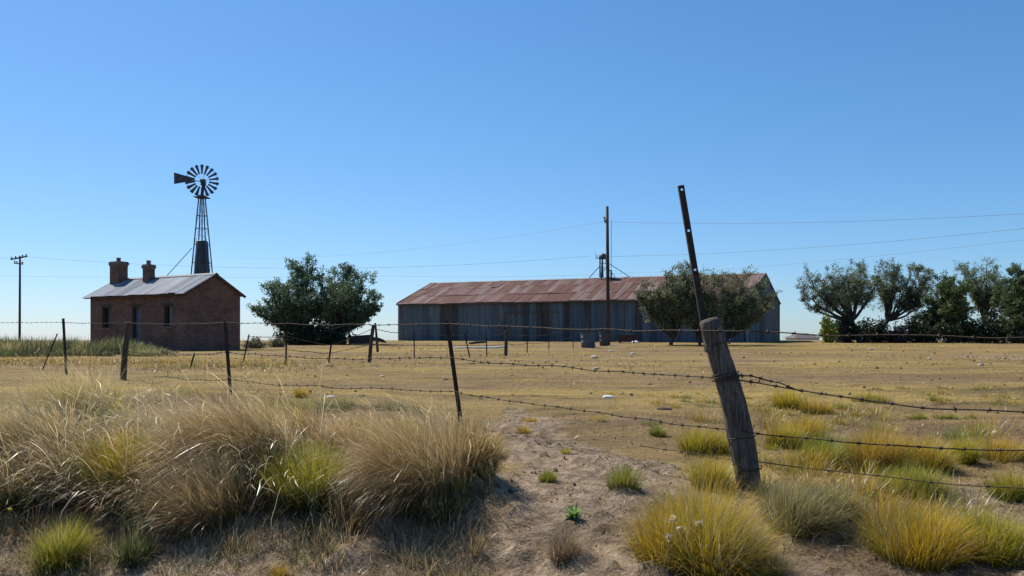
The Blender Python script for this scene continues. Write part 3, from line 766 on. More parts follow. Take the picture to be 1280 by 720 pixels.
def tree(name, label, cat, base, Y, clumps, stems, leaf, c0, c1, group=None, depth=1.0, twigs=26, tr=.16, upb=.45, lsize=(.22, .055), fork=.35, seed=1):
    """clumps: (px, py, r_px); stems: trunk base pixels. Limbs run from the stems to every clump, twigs spray from limbs, leaves sit on twigs"""
    global rng
    rng = np.random.default_rng(seed)
    b0 = G(base[0], Y); root = empty(name, tuple(b0), 0, label, cat, group)
    mb = MB(); LV = []; roots = [G(px, Y + rng.normal(0, .3)) for px in stems]
    cen = []
    for (px, py, r) in clumps:
        c = W(px, py, Y); rw = r / F * Y; c[1] += rng.normal(0, 1) * rw * depth; cen.append((c, rw))
    for si, s in enumerate(roots):
        mine = [c for c in cen if np.argmin([abs(c[0][0] - q[0]) for q in roots]) == si]
        if not mine: continue
        m = np.mean([c[0] for c in mine], 0); fk = s + (m - s) * fork + A3(rng.normal(0, .2), rng.normal(0, .2), 0)
        mid = (s + fk) / 2 + A3(rng.normal(0, .18), 0, 0); r0 = tr * (.7 + .12 * len(mine))
        pp = bez(s - A3(0, 0, .3), mid, fk, 6); mb.tube([tuple(p) for p in pp], np.linspace(r0, r0 * .75, 6), 8, False)
        for (c, rw) in mine:
            out = (c - fk); md = fk + out * .5 + A3(out[0] * .12, 0, -abs(out[0]) * .10 + rng.normal(0, .15)) 
            tip = c + A3(0, 0, rw * .45); pp = bez(fk, md, tip, 9) + np.vstack([np.zeros(3), rng.normal(0, .05, (7, 3)), np.zeros(3)])
            mb.tube([tuple(p) for p in pp], np.linspace(r0 * .55, .025, 9), 6, False)
            ends = []; 
            for _ in range(twigs):
                t0 = pp[int(rng.integers(4, 9))] + rng.normal(0, rw * .08, 3)
                dv = rng.normal(0, 1, 3); dv[2] = abs(dv[2]) * .75 + upb - .7 * (rng.random() < .35); dv[1] *= depth; dv /= np.linalg.norm(dv)
                ln = rw * (.4 + 1.0 * rng.random() ** 1.3); e = t0 + dv * ln
                md2 = (t0 + e) / 2 + rng.normal(0, ln * .10, 3); tp = bez(t0, md2, e, 4)
                mb.tube([tuple(p) for p in tp], [.026, .018, .012, .006], 4, False)
                for _k in range(4):
                    u = rng.random() * .75 + .25; q = tp[0] * (1 - u) + tp[-1] * u
                    d2 = dv * .6 + rng.normal(0, .7, 3) + A3(0, 0, upb * .6); d2 /= np.linalg.norm(d2); l2 = rw * (.16 + .40 * rng.random())
                    for uu in np.linspace(.15, 1, 5): ends.append((q + d2 * l2 * uu, d2))
            P = np.array([e[0] for e in ends]); D = np.array([e[1] for e in ends])
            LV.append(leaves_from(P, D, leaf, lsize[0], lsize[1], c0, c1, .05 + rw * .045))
    mb.build('trunk', M['bark'], root, off=b0)
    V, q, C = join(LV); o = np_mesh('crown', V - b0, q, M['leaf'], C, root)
    return root
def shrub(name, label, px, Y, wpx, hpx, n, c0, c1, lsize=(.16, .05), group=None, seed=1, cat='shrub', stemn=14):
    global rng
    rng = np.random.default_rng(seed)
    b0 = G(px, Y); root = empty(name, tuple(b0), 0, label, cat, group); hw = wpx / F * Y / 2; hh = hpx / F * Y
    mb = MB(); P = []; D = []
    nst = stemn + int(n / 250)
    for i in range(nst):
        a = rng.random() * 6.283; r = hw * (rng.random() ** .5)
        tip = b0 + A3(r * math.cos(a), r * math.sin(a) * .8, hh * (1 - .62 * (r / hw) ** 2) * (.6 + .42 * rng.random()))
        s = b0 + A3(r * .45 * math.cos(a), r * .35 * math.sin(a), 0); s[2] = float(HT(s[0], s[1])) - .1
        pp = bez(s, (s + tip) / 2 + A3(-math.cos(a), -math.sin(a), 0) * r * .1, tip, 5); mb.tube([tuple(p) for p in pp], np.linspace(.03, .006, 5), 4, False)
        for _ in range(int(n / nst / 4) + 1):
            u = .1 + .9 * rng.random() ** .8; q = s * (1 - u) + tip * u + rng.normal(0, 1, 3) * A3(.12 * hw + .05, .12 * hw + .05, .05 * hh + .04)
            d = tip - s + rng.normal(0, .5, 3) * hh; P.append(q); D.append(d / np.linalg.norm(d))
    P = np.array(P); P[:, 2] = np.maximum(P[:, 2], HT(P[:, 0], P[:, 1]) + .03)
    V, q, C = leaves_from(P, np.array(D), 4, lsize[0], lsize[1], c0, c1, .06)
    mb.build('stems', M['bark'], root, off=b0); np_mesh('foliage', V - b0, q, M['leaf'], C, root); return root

DG0, DG1 = (.056, .095, .052), (.165, .22, .125)
OL0, OL1 = (.08, .095, .052), (.205, .22, .125)
LG0, LG1 = (.055, .085, .022), (.13, .17, .05)
tree('leafy_tree', 'broad dense dark green tree between the brick house and the barn', 'tree', (400, 427), 72,
     [(360, 352, 19), (384, 342, 14), (340, 374, 18), (324, 393, 11), (367, 380, 22), (390, 368, 22), (350, 396, 18), (426, 350, 17), (447, 357, 16), (421, 373, 22), (445, 376, 19), (464, 378, 14), (461, 394, 12), (405, 388, 22), (433, 394, 18), (380, 398, 18), (408, 368, 18), (412, 404, 16), (436, 345, 11), (372, 342, 11), (470, 390, 9), (336, 386, 15), (455, 366, 14), (402, 358, 14), (332, 402, 10), (368, 406, 13), (448, 402, 10), (396, 396, 20), (352, 362, 13)],
     [392, 402, 412], 4, DG0, DG1, depth=1.0, twigs=24, tr=.17, seed=21, lsize=(.19, .05), fork=.22)
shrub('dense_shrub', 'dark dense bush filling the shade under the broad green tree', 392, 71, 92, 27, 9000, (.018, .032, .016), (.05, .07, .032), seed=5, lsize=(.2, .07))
tree('thorn_tree', 'airy olive thorn tree with many stems in front of the barn', 'tree', (880, 425), 68,
     [(808, 368, 14), (828, 357, 15), (858, 345, 13), (852, 370, 17), (880, 360, 17), (905, 354, 16), (930, 359, 17), (951, 368, 15), (960, 380, 12), (934, 380, 16), (906, 381, 16), (878, 384, 15), (828, 378, 15), (846, 391, 13), (815, 384, 12), (868, 353, 14), (892, 368, 17), (918, 368, 16), (840, 364, 15), (945, 390, 11), (820, 372, 13), (865, 376, 15), (830, 394, 11), (862, 396, 10), (920, 392, 12), (895, 395, 11), (800, 378, 9), (857, 360, 15), (872, 378, 14), (966, 384, 9), (950, 378, 13), (822, 398, 10), (850, 402, 10), (880, 400, 12), (910, 400, 12), (935, 398, 11), (952, 395, 9), (806, 384, 10), (862, 354, 17), (867, 368, 18), (862, 384, 15), (857, 396, 12), (870, 397, 12), (857, 338, 9)],
     [838, 876, 884, 903], 4, OL0, OL1, depth=.9, twigs=24, tr=.075, seed=23, upb=.5, lsize=(.17, .032), fork=.15)
RT = 'trees standing beyond the right side of the field'
tree('thorn_tree', 'wide feathery tree leaning left beside the far right gap', 'tree', (1078, 428), 82,
     [(1004, 368, 12), (1014, 356, 13), (1022, 370, 13), (1030, 362, 15), (1038, 352, 13), (1048, 368, 14), (1056, 358, 15), (1066, 348, 13), (1072, 364, 15), (1086, 340, 12), (1086, 356, 14), (1096, 350, 13), (1094, 370, 13), (1006, 380, 9), (1044, 380, 11), (1062, 378, 12)],
     [1077], 3, DG0, OL1, RT, 1.0, 27, .13, .62, (.20, .032), .42, 31)
tree('thorn_tree', 'forked tree with bright gaps in its crown next to the wide feathery tree', 'tree', (1092, 428), 84,
     [(1106, 350, 12), (1118, 343, 11), (1124, 356, 13), (1134, 350, 12), (1146, 360, 12), (1126, 370, 12), (1110, 366, 12), (1140, 345, 9), (1157, 349, 10), (1150, 370, 11), (1138, 376, 10), (1114, 378, 10), (1164, 364, 10), (1160, 380, 11)],
     [1090], 3, DG0, OL1, RT, 1.0, 26, .11, .62, (.20, .032), .40, 32)
tree('leafy_tree', 'rounded brighter green tree in the middle of the right tree group', 'tree', (1188, 428), 80,
     [(1174, 364, 14), (1190, 360, 15), (1205, 367, 13), (1180, 380, 17), (1200, 382, 17), (1188, 398, 17), (1168, 386, 12), (1172, 402, 13), (1206, 396, 13)],
     [1186], 7, (.055, .085, .032), (.115, .15, .055), RT, 1.2, 24, .12, .4, (.19, .045), .3, 33)
tree('thorn_tree', 'tall airy tree with pale branches right of the rounded green tree', 'tree', (1230, 428), 84,
     [(1208, 351, 11), (1222, 342, 12), (1237, 341, 13), (1252, 349, 13), (1246, 362, 13), (1226, 360, 13), (1257, 366, 12), (1236, 374, 12), (1214, 362, 10), (1250, 380, 12), (1224, 380, 10)],
     [1228], 3, DG0, OL1, RT, 1.0, 26, .11, .62, (.20, .032), .45, 34)
tree('leafy_tree', 'large tree reaching past the right edge of the field', 'tree', (1276, 428), 78,
     [(1276, 346, 13), (1268, 362, 14), (1284, 366, 17), (1262, 382, 16), (1290, 385, 19), (1300, 350, 18), (1310, 378, 20), (1272, 396, 16), (1286, 352, 14)],
     [1278], 6, DG0, LG1, RT, 1.2, 24, .14, .45, (.19, .042), .35, 35)
for args in (
    ('dense_shrub', 'bright yellow green upright bush at the left end of the right trees', 1036, 80, 19, 38, 5200, (.17, .20, .035), (.36, .38, .08), 41),
    ('dense_shrub', 'dark grey green bush beside the bright yellow green bush', 1057, 82, 36, 37, 5200, (.028, .034, .026), (.07, .075, .055), 42),
    ('dense_shrub', 'black green thicket at the foot of the forked tree', 1092, 83, 52, 34, 6500, (.016, .026, .015), (.045, .06, .03), 43),
    ('dense_shrub', 'small reddish brown bush between two dark thickets', 1122, 80, 32, 26, 3200, (.045, .026, .024), (.10, .06, .055), 44),
    ('dense_shrub', 'dark thicket with ragged top left of the rounded green tree', 1154, 81, 50, 44, 7000, (.018, .03, .015), (.055, .07, .032), 45),
    ('dense_shrub', 'mid green thicket in front of the rounded green tree', 1196, 79, 54, 40, 7000, (.03, .042, .02), (.075, .09, .04), 46),
    ('dense_shrub', 'dark thicket below the tall airy tree', 1240, 80, 60, 48, 8000, (.018, .028, .015), (.055, .07, .032), 47),
    ('dense_shrub', 'bushy green thicket below the large right edge tree', 1284, 77, 56, 54, 8000, (.03, .045, .018), (.08, .10, .04), 48)):
    n_, l_, px, Y, w_, h_, c_, a_, b_, sd = args
    shrub(n_, l_, px, Y, w_, h_, int(c_ * .8), a_, b_, group='bushes under the right trees', seed=sd, lsize=(.2, .065))
shrub('round_shrub', 'small round grey green shrub standing between house and broad tree', 347, 60, 21, 13, 2000, (.10, .10, .06), (.21, .19, .12), (.10, .03), seed=51)
shrub('round_shrub', 'small grey green shrub against the right corner of the brick house', 318, 56, 26, 15, 2200, (.10, .10, .06), (.20, .18, .12), (.10, .03), seed=52)
rng = np.random.default_rng(77)

# ================================================================== YARD JUNK
def rock(name, p, size, mat, label, cat='stone', group=None, seed=0, flat=.6):
    r_ = np.random.default_rng(seed); bm = bmesh.new(); bmesh.ops.create_icosphere(bm, subdivisions=3, radius=1.0)
    ph = r_.random(9) * 6.28; fr = r_.normal(0, 1.6, (9, 3))
    sq = 1 + r_.normal(0, .2, 2)
    for v in bm.verts:
        c = np.array(v.co); n = sum(math.sin(fr[i] @ c + ph[i]) for i in range(9)) / 9; k = 1 + .28 * n
        q = [math.copysign(abs(c[0]) ** .8, c[0]) * sq[0], math.copysign(abs(c[1]) ** .8, c[1]) * sq[1], math.copysign(abs(c[2]) ** .7, c[2]) * flat]
        v.co = Vector([size * k * t_ for t_ in q])
    me = bpy.data.meshes.new(name); bm.to_mesh(me); bm.free()
    for p_ in me.polygons: p_.use_smooth = True
    me.materials.append(mat); o = bpy.data.objects.new(name, me); COL.objects.link(o)
    o.location = (p[0], p[1], p[2] + size * flat * .12); o.rotation_euler = (0, 0, r_.random() * 6)
    return tag(o, label, cat, group)
g = hit(760, 498); rock('stone', g, .045 * g[1] / 9 + .01, M['white'], 'largest pale stone lying alone on the open field', seed=3)
for i, (px, py, r, lab) in enumerate((
    (478, 471, .10, 'flat pale stone left of the leaning middle steel post'), (414, 498, .12, 'low pale slab in the straw left of the steel post'),
    (745, 462, .14, 'small pale stone below the pale bones near the barn'), (850, 491, .05, 'tiny pale stone beside the thick wooden post'),
    (791, 443, .28, 'jagged pale stone on the scrubby patch below the drums'), (764, 440, .22, 'pale stone just below the blue drum'),
    (1162, 449, .2, 'white stone lying far out on the right field'), (1226, 457, .16, 'white stone lying below the right trees'),
    (1088, 437, .26, 'pale stone in the grass below the brown bush'), (1112, 437, .22, 'pale stone at the edge below the dark thickets'),
    (742, 448, .3, 'broad grey stone by the far fence end'))):
    g = hit(px, py); rock('stone', g, r * .55, M['stone'], lab, group='pale stones on the field', seed=10 + i)
# clods
cl = hit(760, 511); 
for i, (px, py, r) in enumerate(((831, 512, .10), (812, 481, .06), (557, 475, .07), (452, 496, .05), (412, 458, .09), (640, 470, .05), (590, 455, .1), (600, 499, .04))):
    g = hit(px, py); rock('clod', g, r, M['clod'], 'dark lump of earth or dung lying on the dry field', 'clod', 'dark clods on the field', 40 + i, .35)
def drum(name, px, py, wpx, hpx, mat, label, tilt=0):
    g = hit(px, py); Y = g[1]; r = wpx / F * Y / 2; h = hpx / F * Y; root = empty(name, tuple(g), 0, label, 'drum')
    prof = [(r * .9, -.1), (r * .95, 0), (r, .05), (r, h * .33), (r * 1.04, h * .345), (r, h * .36), (r, h * .66), (r * 1.04, h * .675), (r, h * .69), (r * 1.02, h * .98), (r * 1.05, h), (r * .97, h), (r * .95, h * .96), (.02, h * .955)]
    R = Matrix.Rotation(tilt, 3, 'Y'); MB().lathe(prof, (0, 0, 0), 22, R).build('body', mat, root)
    MB().lathe([(r * 1.03, h), (r * 1.06, h + .03), (r * .94, h + .03), (r * .93, h)], (0, 0, .002), 22, R).build('rim', M['steel'], root); return root
drum('metal_drum', 735.5, 434.5, 17.5, 19, M['drum_blue'], 'blue grey open metal drum in front of the barn', -.06)
drum('metal_drum', 755, 432.5, 11, 17, M['drum_rust'], 'rusty dark drum at the foot of the barn pole')
g = hit(783, 429.0); tr_ = empty('feed_trough', tuple(g), math.radians(-12), 'low dark rusty feed trough by the barn wall right of the pole', 'trough')
tw = 24 / F * g[1]
MB().box((0, .6, .34), (tw - .1, 1.0, .06)).box((0, .07, .52), (tw, .05, .56)).box((0, 1.13, .52), (tw, .05, .56)).box((-tw / 2 + .03, .6, .54), (.05, 1.0, .5)).box((tw / 2 - .03, .6, .54), (.05, 1.0, .5)).build('basin', M['rust_red'], tr_)
for x in (-tw * .36, tw * .36):
    for y in (.2, 1.0): MB().beam((x, y, -.1), (x, y, .31), .09).build('leg', M['steel'], tr_)
g = hit(794, 428.0); o = rock('plastic_sheet', g, .34, M['white'], 'crumpled white sheet lying at the barn wall base', 'sheet', None, 61, .42)
# white pipe lying on the ground
pp = [hit(x, y) for x, y in ((567, 434.6), (575, 436.0), (588, 437), (606, 437), (620, 435.6), (631, 433.8))]
ok = [np.array((q[0], q[1], q[2] + .07)) for q in pp]; yb = np.mean([q[1] for q in ok])
ok = [A3((x - CX) / F * yb, yb + i * .1, EYE - (y - HY) / F * yb) for i, (x, y) in enumerate(((567, 434.3), (575, 435.8), (588, 436.6), (606, 436.6), (620, 435.2), (631, 433.2)))]
for q in ok: q[2] = max(q[2], float(HT(q[0], q[1])) + .06)
o = MB().tube([tuple(q) for q in ok], [.03, .05, .06, .065, .075, .06], 10).tube([tuple(ok[1]), tuple(ok[1] + A3(-.5, -.1, -.10))], .05, 8).build('white_pole', M['white'], None, off=ok[0]); o.location = ok[0]
tag(o, 'long bent white pole lying in the grass before the barn', 'pole')
o = None
g = hit(604, 430); P0, P1 = W(586, 429.3, g[1]), W(608, 427.2, g[1]); P0[2] = max(P0[2], float(HT(*P0[:2])) + .06); P1[2] = max(P1[2], float(HT(*P1[:2])) + .08)
o = timber([P0, (P0 + P1) / 2 + A3(0, 0, .05), P1], [.10, .12, .09], M['darkwood'], None, P0, 10, 4, 'log'); o.location = P0; tag(o, 'dark log lying behind the white pole', 'log')
# collapsed pen under the broad tree
g = G(432, 70.5); pen = empty('collapsed_pen', tuple(g), 0, 'collapsed dark timber pen beside the broad green tree', 'pen')
q = lambda px, py, dy=0: tuple(W(px, py, 70.5) + A3(0, dy, 0) - g)
MB().prism([q(352, 430), q(433, 430), q(432, 424), q(424, 413.5), q(408, 415), q(360, 420)], 0, (0, .12, 0)).build('board_wall', M['darkwood'], pen)
MB().prism([q(404, 414.5, -.5), q(431, 406, -.5), q(432, 407.6, -.5), q(405, 416.6, -.5)], 0, (0, 2.2, 0)).build('roof_sheet', M['trim'], pen)
MB().prism([q(436, 430), q(466, 430), q(464, 418.2), q(437, 420)], 0, (0, .12, 0)).build('board_wall', M['darkwood'], pen)
for px, y1 in ((431.5, 404), (437.5, 405)):
    MB().beam(q(px, 431, -.15), q(px - .8, y1, -.15), .13).build('post', M['darkwood'], pen)
MB().prism([q(463, 426, .5), q(482, 428.5, .5), q(478, 424.5, .5), q(470, 421.5, .5), q(464, 421, .5)], 0, (0, .3, 0)).build('rubble', M['clod'], pen)
# distant shed
sY = 150.0; g = A3((1003 - CX) / F * sY, sY, EYE - (436 - HY) / F * sY)
sh = empty('distant_shed', tuple(g), .12, 'small pale shed with low hipped roof far behind the field', 'shed')
sz = EYE - (422.5 - HY) / F * sY - g[2]; rz_ = EYE - (416.5 - HY) / F * sY - g[2]
MB().box((0, 0, (sz - 2) / 2), (4.6, 4, sz + 2)).build('wall', M['shed_white'], sh)
MB().add([(-2.8, -2.4, sz), (2.8, -2.4, sz), (2.8, 2.4, sz), (-2.8, 2.4, sz), (-.9, 0, rz_), (.9, 0, rz_)], [(0, 1, 5, 4), (1, 2, 5), (2, 3, 4, 5), (3, 0, 4), (0, 3, 2, 1)]).build('roof', M['shed_roof'], sh)

# ================================================================== GRASS
BLW = .0042
def tuft(px, py, wpx, hpx, pal, n, label, wind=.18, spread=.7, bend=1.15, group='grass tufts on the field', name='grass_tuft', w=None, K=5, tipfat=.0, dead=.12, waz=0.0, y0=2.6, mix=None, cat='grass tuft', flat=1.0, radial=1.0, lv=.74):
    g = hit(px, py, y0)
    if g is None: return
    Y = g[1]; r = wpx / F * Y / 2 * (1.0 if cat == 'tussock' else .80); h = hpx / F * Y; g = G(px, Y + r * .45)
    w = w or max(.0027, .00040 * Y); n = int(n * (1.35 if cat == 'tussock' else 1.6))
    parts = []
    def grow(p_, r_, h_, n_, pal_, tf, dd):
        m = 1 if (cat == 'tussock' or n_ < 200) else int(min(9, 2 + n_ / 260))
        for q_ in range(m):
            if m == 1: c_, rr_, hh_ = p_, r_, h_
            else:
                a_ = 2.4 * q_ + rng.random(); f_ = 0 if q_ == 0 else rng.uniform(.35, .78)
                c_ = p_ + A3(math.cos(a_) * r_ * f_, math.sin(a_) * r_ * f_, 0); rr_ = r_ * rng.uniform(.42, .68); hh_ = h_ * rng.uniform(.62, 1.02) * (1 if q_ else 1.05)
            pl_ = pal_ if (m < 5 or pal_ in ('dark', 'purple', 'sage') or rng.random() < .72) else str(rng.choice(['yellow', 'golden', 'sage', 'green']))
            parts.append(clump_arrays(c_, rr_, hh_, int(n_ * 1.15 / m), pl_, wind, waz + rng.normal(0, .5), spread, bend * rng.uniform(.7, 1.3), w, K, tf, dd, flat, radial, lv))
    grow(g, r, h * (1.06 if cat == 'tussock' else 1.1), n, pal, tipfat, dead)
    if mix: grow(g, r * .85, h * mix[2], int(n * mix[1]), mix[0], 0, dead)
    if cat != 'tussock' and n > 500:                      # grey dead skirt at the foot
        parts.append(clump_arrays(g, r * .95, h * .42, int(n * .22), 'straw_brown', wind, waz, 1.0, 1.2, w, 4, 0, .5, flat, 1.0, .4))
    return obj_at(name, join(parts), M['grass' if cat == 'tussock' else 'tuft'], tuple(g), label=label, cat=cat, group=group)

# right-hand side tufts
tuft(868, 716, 180, 112, 'golden', 3000, 'largest golden grass tuft at the foot of the thick wooden post', spread=.75, bend=1.1, mix=('yellow', .6, .9))
tuft(992, 668, 104, 78, 'sage', 1500, 'pale green drooping tuft right behind the thick wooden post', wind=.5, bend=1.3)
tuft(885, 568, 88, 40, 'yellow', 900, 'low wide yellow tuft left of the thick wooden post', mix=('golden', .4, 1.0))
tuft(888, 612, 50, 46, 'yellow', 700, 'yellow green tuft between largest golden tuft and wooden post', mix=('sage', .4, .8))
tuft(822, 546, 27, 20, 'green', 300, 'small dark green tuft on the worn soil edge')
tuft(778, 614, 50, 32, 'green', 650, 'neat green tuft alone on the bare soil path', mix=('lime', .6, 1.0))
tuft(708, 702, 50, 44, 'purple', 520, 'brown purplish tuft at the bottom of the soil path', mix=('green', .35, .9))
tuft(685, 604, 30, 21, 'green', 360, 'small green cushion of grass left on the soil path', mix=('lime', .5, .9))
tuft(657, 543, 22, 14, 'golden', 220, 'small ochre tuft beside the wire near the soil path')
tuft(664, 528, 32, 10, 'golden', 220, 'flat ochre tuft behind the small ochre one')
tuft(708, 568, 20, 12, 'yellow', 160, 'tiny yellow tuft in the middle of the soil path')
tuft(752, 528, 16, 7, 'green', 90, 'tiny dull tuft near the pale stone')
tuft(984, 512, 50, 26, 'yellow', 500, 'golden tuft just right of the thick wooden post', mix=('golden', .6, 1.1))
tuft(1018, 518, 44, 26, 'golden', 480, 'ochre tuft under the loose barbed wire', mix=('dark', .3, .6))
tuft(1052, 512, 26, 12, 'green', 220, 'small green tuft right of the ochre tuft under the wire')
tuft(1070, 520, 18, 12, 'lime', 200, 'small bright green tuft on the pale ground')
tuft(1090, 504, 64, 16, 'yellow', 450, 'low grey and yellow tuft along the upper wire', mix=('purple', .4, .9))
tuft(1010, 553, 56, 40, 'orange', 650, 'rust orange tuft above the lower wire', mix=('yellow', .5, .8))
tuft(985, 560, 56, 40, 'yellow', 600, 'yellow tuft touching the right side of the wooden post')
tuft(1098, 588, 92, 52, 'orange', 1500, 'big rust and green tuft crossed by the lower wire', mix=('green', .6, .8))
tuft(1030, 585, 70, 42, 'green', 800, 'dark green tuft left of the big rust tuft', mix=('yellow', .5, 1.0))
tuft(1160, 590, 70, 48, 'yellow', 800, 'mixed yellow green tuft right of the big rust tuft', mix=('golden', .5, 1.1))
tuft(1206, 580, 44, 44, 'yellow', 600, 'upright yellow tuft beside a bare sandy gap')
tuft(1140, 620, 90, 42, 'lime', 1000, 'bright green tuft in front of the big rust tuft', mix=('yellow', .6, 1.0))
tuft(1250, 576, 84, 34, 'golden', 800, 'low ochre tuft at the right edge above the sandy gap', mix=('dark', .4, .7))
tuft(1262, 626, 50, 38, 'lime', 700, 'round green tuft at the right edge below the ochre tuft', mix=('yellow', .6, 1.0))
tuft(1140, 702, 140, 78, 'golden', 2600, 'wide golden tuft at the lower right with dark green base', mix=('green', .7, .75))
tuft(1240, 706, 110, 76, 'yellow', 1500, 'yellow tuft in the lower right corner', mix=('green', .6, .8))
tuft(1042, 648, 60, 46, 'sage', 800, 'grey green tuft at the right end of the shaded bank', wind=.4, mix=('yellow', .5, .9))
tuft(940, 728, 90, 70, 'sage', 900, 'pale drooping grass at the bottom edge below the wooden post', wind=-.4, bend=1.2)
tuft(1182, 502, 30, 8, 'green', 160, 'tiny flat green tuft far right on the field')
tuft(1148, 524, 30, 12, 'lime', 260, 'small green tuft below the upper wire on the pale field')
tuft(1182, 524, 34, 10, 'lime', 240, 'flat lime tuft next to the small green tuft below the wire')
tuft(1216, 524, 22, 8, 'lime', 150, 'flat lime tuft nearest the right edge of the pale field')
tuft(1168, 502, 14, 8, 'green', 90, 'tiny round green tuft beside the tiny flat one')
tuft(1252, 503, 14, 6, 'purple', 80, 'tiny brown tuft far right by the upper wire')
tuft(376, 498, 23, 17, 'golden', 260, 'lone ochre tuft standing on the field behind the straw bank')
tuft(512, 536, 50, 20, 'yellow', 380, 'yellow green tuft at the back of the straw bank')
tuft(616, 572, 34, 28, 'lime', 380, 'bright green tuft at the right end of the straw bank')

# left bank: big wind-blown straw tussocks, draped to the left over the edge of the bank
SB = 'straw tussocks on the left bank'
WL = -2.45
def tus(px, py, wpx, hpx, pal, n, label, **kw):
    a = dict(wind=.8, waz=WL, spread=.6, bend=2.0, group=SB, name='straw_tussock', K=9, tipfat=.5, dead=.1, cat='tussock', radial=.4, lv=.5); a.update(kw)
    k = 1.6 if a['bend'] > 1.5 else 1.0
    return tuft(px, py, wpx, hpx * k, pal, n, label, **a)
tus(530, 636, 150, 60, 'straw_brown', 5200, 'biggest wind-bent straw tussock at the right end of the bank', mix=('straw', .35, 1.4))
tus(384, 636, 110, 62, 'green', 3000, 'dark green tussock with yellow tips left of the biggest tussock', wind=.2, bend=.9, radial=.9, tipfat=0, mix=('yellow', .6, 1.15))
tus(300, 606, 190, 60, 'straw', 5600, 'long straw tussock sweeping over the middle of the bank', wind=.95, mix=('straw_brown', .6, 1.4))
tus(154, 622, 100, 64, 'green', 2600, 'ochre and green tussock above the dark hollow', wind=.3, bend=.9, radial=.9, tipfat=0, dead=.02, mix=('golden', .6, 1.12))
tus(588, 594, 76, 60, 'straw_brown', 2400, 'brown tussock at the foot of the leaning middle steel post', wind=.3, bend=1.0, radial=.8, mix=('sage', .6, 1.0))
tus(450, 574, 150, 32, 'straw_brown', 2800, 'low brown tussock behind the biggest tussock', mix=('dark', .3, .9))
tus(352, 562, 150, 36, 'straw_brown', 2800, 'rust brown tussock in the middle of the bank', mix=('orange', .4, 1.2))
tus(228, 562, 180, 46, 'straw', 3800, 'pale straw tussock lying flat over the bank', wind=1.1, bend=2.2, waz=-2.9)
tus(100, 545, 140, 46, 'lime', 2000, 'green tussock at the back of the bank by the wooden stake', wind=.7, bend=1.6, mix=('straw', .9, 1.5))
tus(45, 596, 150, 50, 'straw', 3400, 'grey straw tussock at the left edge of the bank', waz=-2.9, mix=('sage', .7, 1.3))
tus(-50, 620, 150, 56, 'straw_brown', 1800, 'brown straw tussock cut by the left edge')
tus(505, 560, 70, 34, 'yellow', 900, 'small yellowish tussock behind the brown one by the steel post', wind=.4, bend=1.0, radial=.8)
tus(262, 664, 130, 44, 'straw_brown', 3000, 'low straw tussock trailing down beside the dark green tuft', mix=('straw', .5, 1.4))
tus(20, 640, 120, 46, 'dark', 2200, 'dark weedy tussock in the hollow at the left edge', wind=.4, bend=1.2, radial=.8, tipfat=0, dead=.05, mix=('straw_brown', .4, 1.2))  # dark blade colour paints in the shade of the hollow
tuft(76, 714, 66, 60, 'lime', 900, 'bright yellow green tuft at the bottom left', group=SB, mix=('yellow', .5, 1.0))
tuft(164, 706, 50, 42, 'dark', 650, 'dark green tuft below the sweeping straw', group=SB)
tuft(352, 726, 26, 26, 'golden', 160, 'tiny ochre tuft at the bottom edge in shade', group=SB)

# straw filling the bank between the tussocks
parts = []
for i in range(52):
    y = rng.uniform(5.9, 10.6); x = -y * rng.uniform(.12, .80) + .1
    if x > -.35: continue
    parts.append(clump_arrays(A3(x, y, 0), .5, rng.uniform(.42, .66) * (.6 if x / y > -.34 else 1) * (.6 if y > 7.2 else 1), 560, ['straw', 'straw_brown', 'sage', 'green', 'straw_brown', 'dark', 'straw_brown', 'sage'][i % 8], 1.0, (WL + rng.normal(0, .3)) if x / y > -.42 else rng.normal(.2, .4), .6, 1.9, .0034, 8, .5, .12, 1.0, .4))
for i in range(30):
    y = rng.uniform(4.2, 5.4); x = -y * rng.uniform(.05, .72)
    parts.append(clump_arrays(A3(x, y, 0), .35, rng.uniform(.08, .2), 160, ['straw', 'straw_brown', 'sage'][i % 3], .5, rng.normal(0, 1), .9, 1.2, .0036, 4, 0, .3))
for i in range(44):                        # lower fringe draped over the edge of the bank
    px_ = rng.uniform(-30, 600); g_ = hit(px_, rng.uniform(570, 640))
    if g_ is None: continue
    parts.append(clump_arrays(g_, .2, rng.uniform(.28, .6) * (.7 if px_ > 430 else 1), 260, ['straw', 'straw_brown', 'sage', 'straw', 'green', 'straw_brown'][i % 6], .9, WL + rng.normal(0, .45), .6, 2.0, .0034, 8, .5, .1, 1.0, .5))
for i in range(130):                       # long pale stems lying across the tussocks
    y = rng.uniform(5.4, 7.6); x = -y * rng.uniform(.04, .66)
    parts.append(clump_arrays(A3(x, y, 0), .25, rng.uniform(.5, .95) * (.7 if x / y > -.25 else 1), 14, 'straw', 1.0, WL + rng.normal(0, .7), .5, 1.9, .0058, 9, .9, .7, 1.0, .3))
for i in range(90):                        # broad-leaved weeds, dead stalks; coloured dark as painted shade in the hollow under bank
    px_ = rng.uniform(-30, 560) if i % 2 else rng.uniform(-30, 130); g_ = hit(px_, rng.uniform(600, 668) - (30 if px_ < 130 else 0))
    if g_ is None: continue
    parts.append(clump_arrays(g_, rng.uniform(.1, .22), rng.uniform(.14, .34), 170, ['dark', 'weed', 'purple', 'dark', 'weed', 'straw_brown'][i % 6], .4, WL + rng.normal(0, .9), .8, .9, .006, 4, .2, .04))
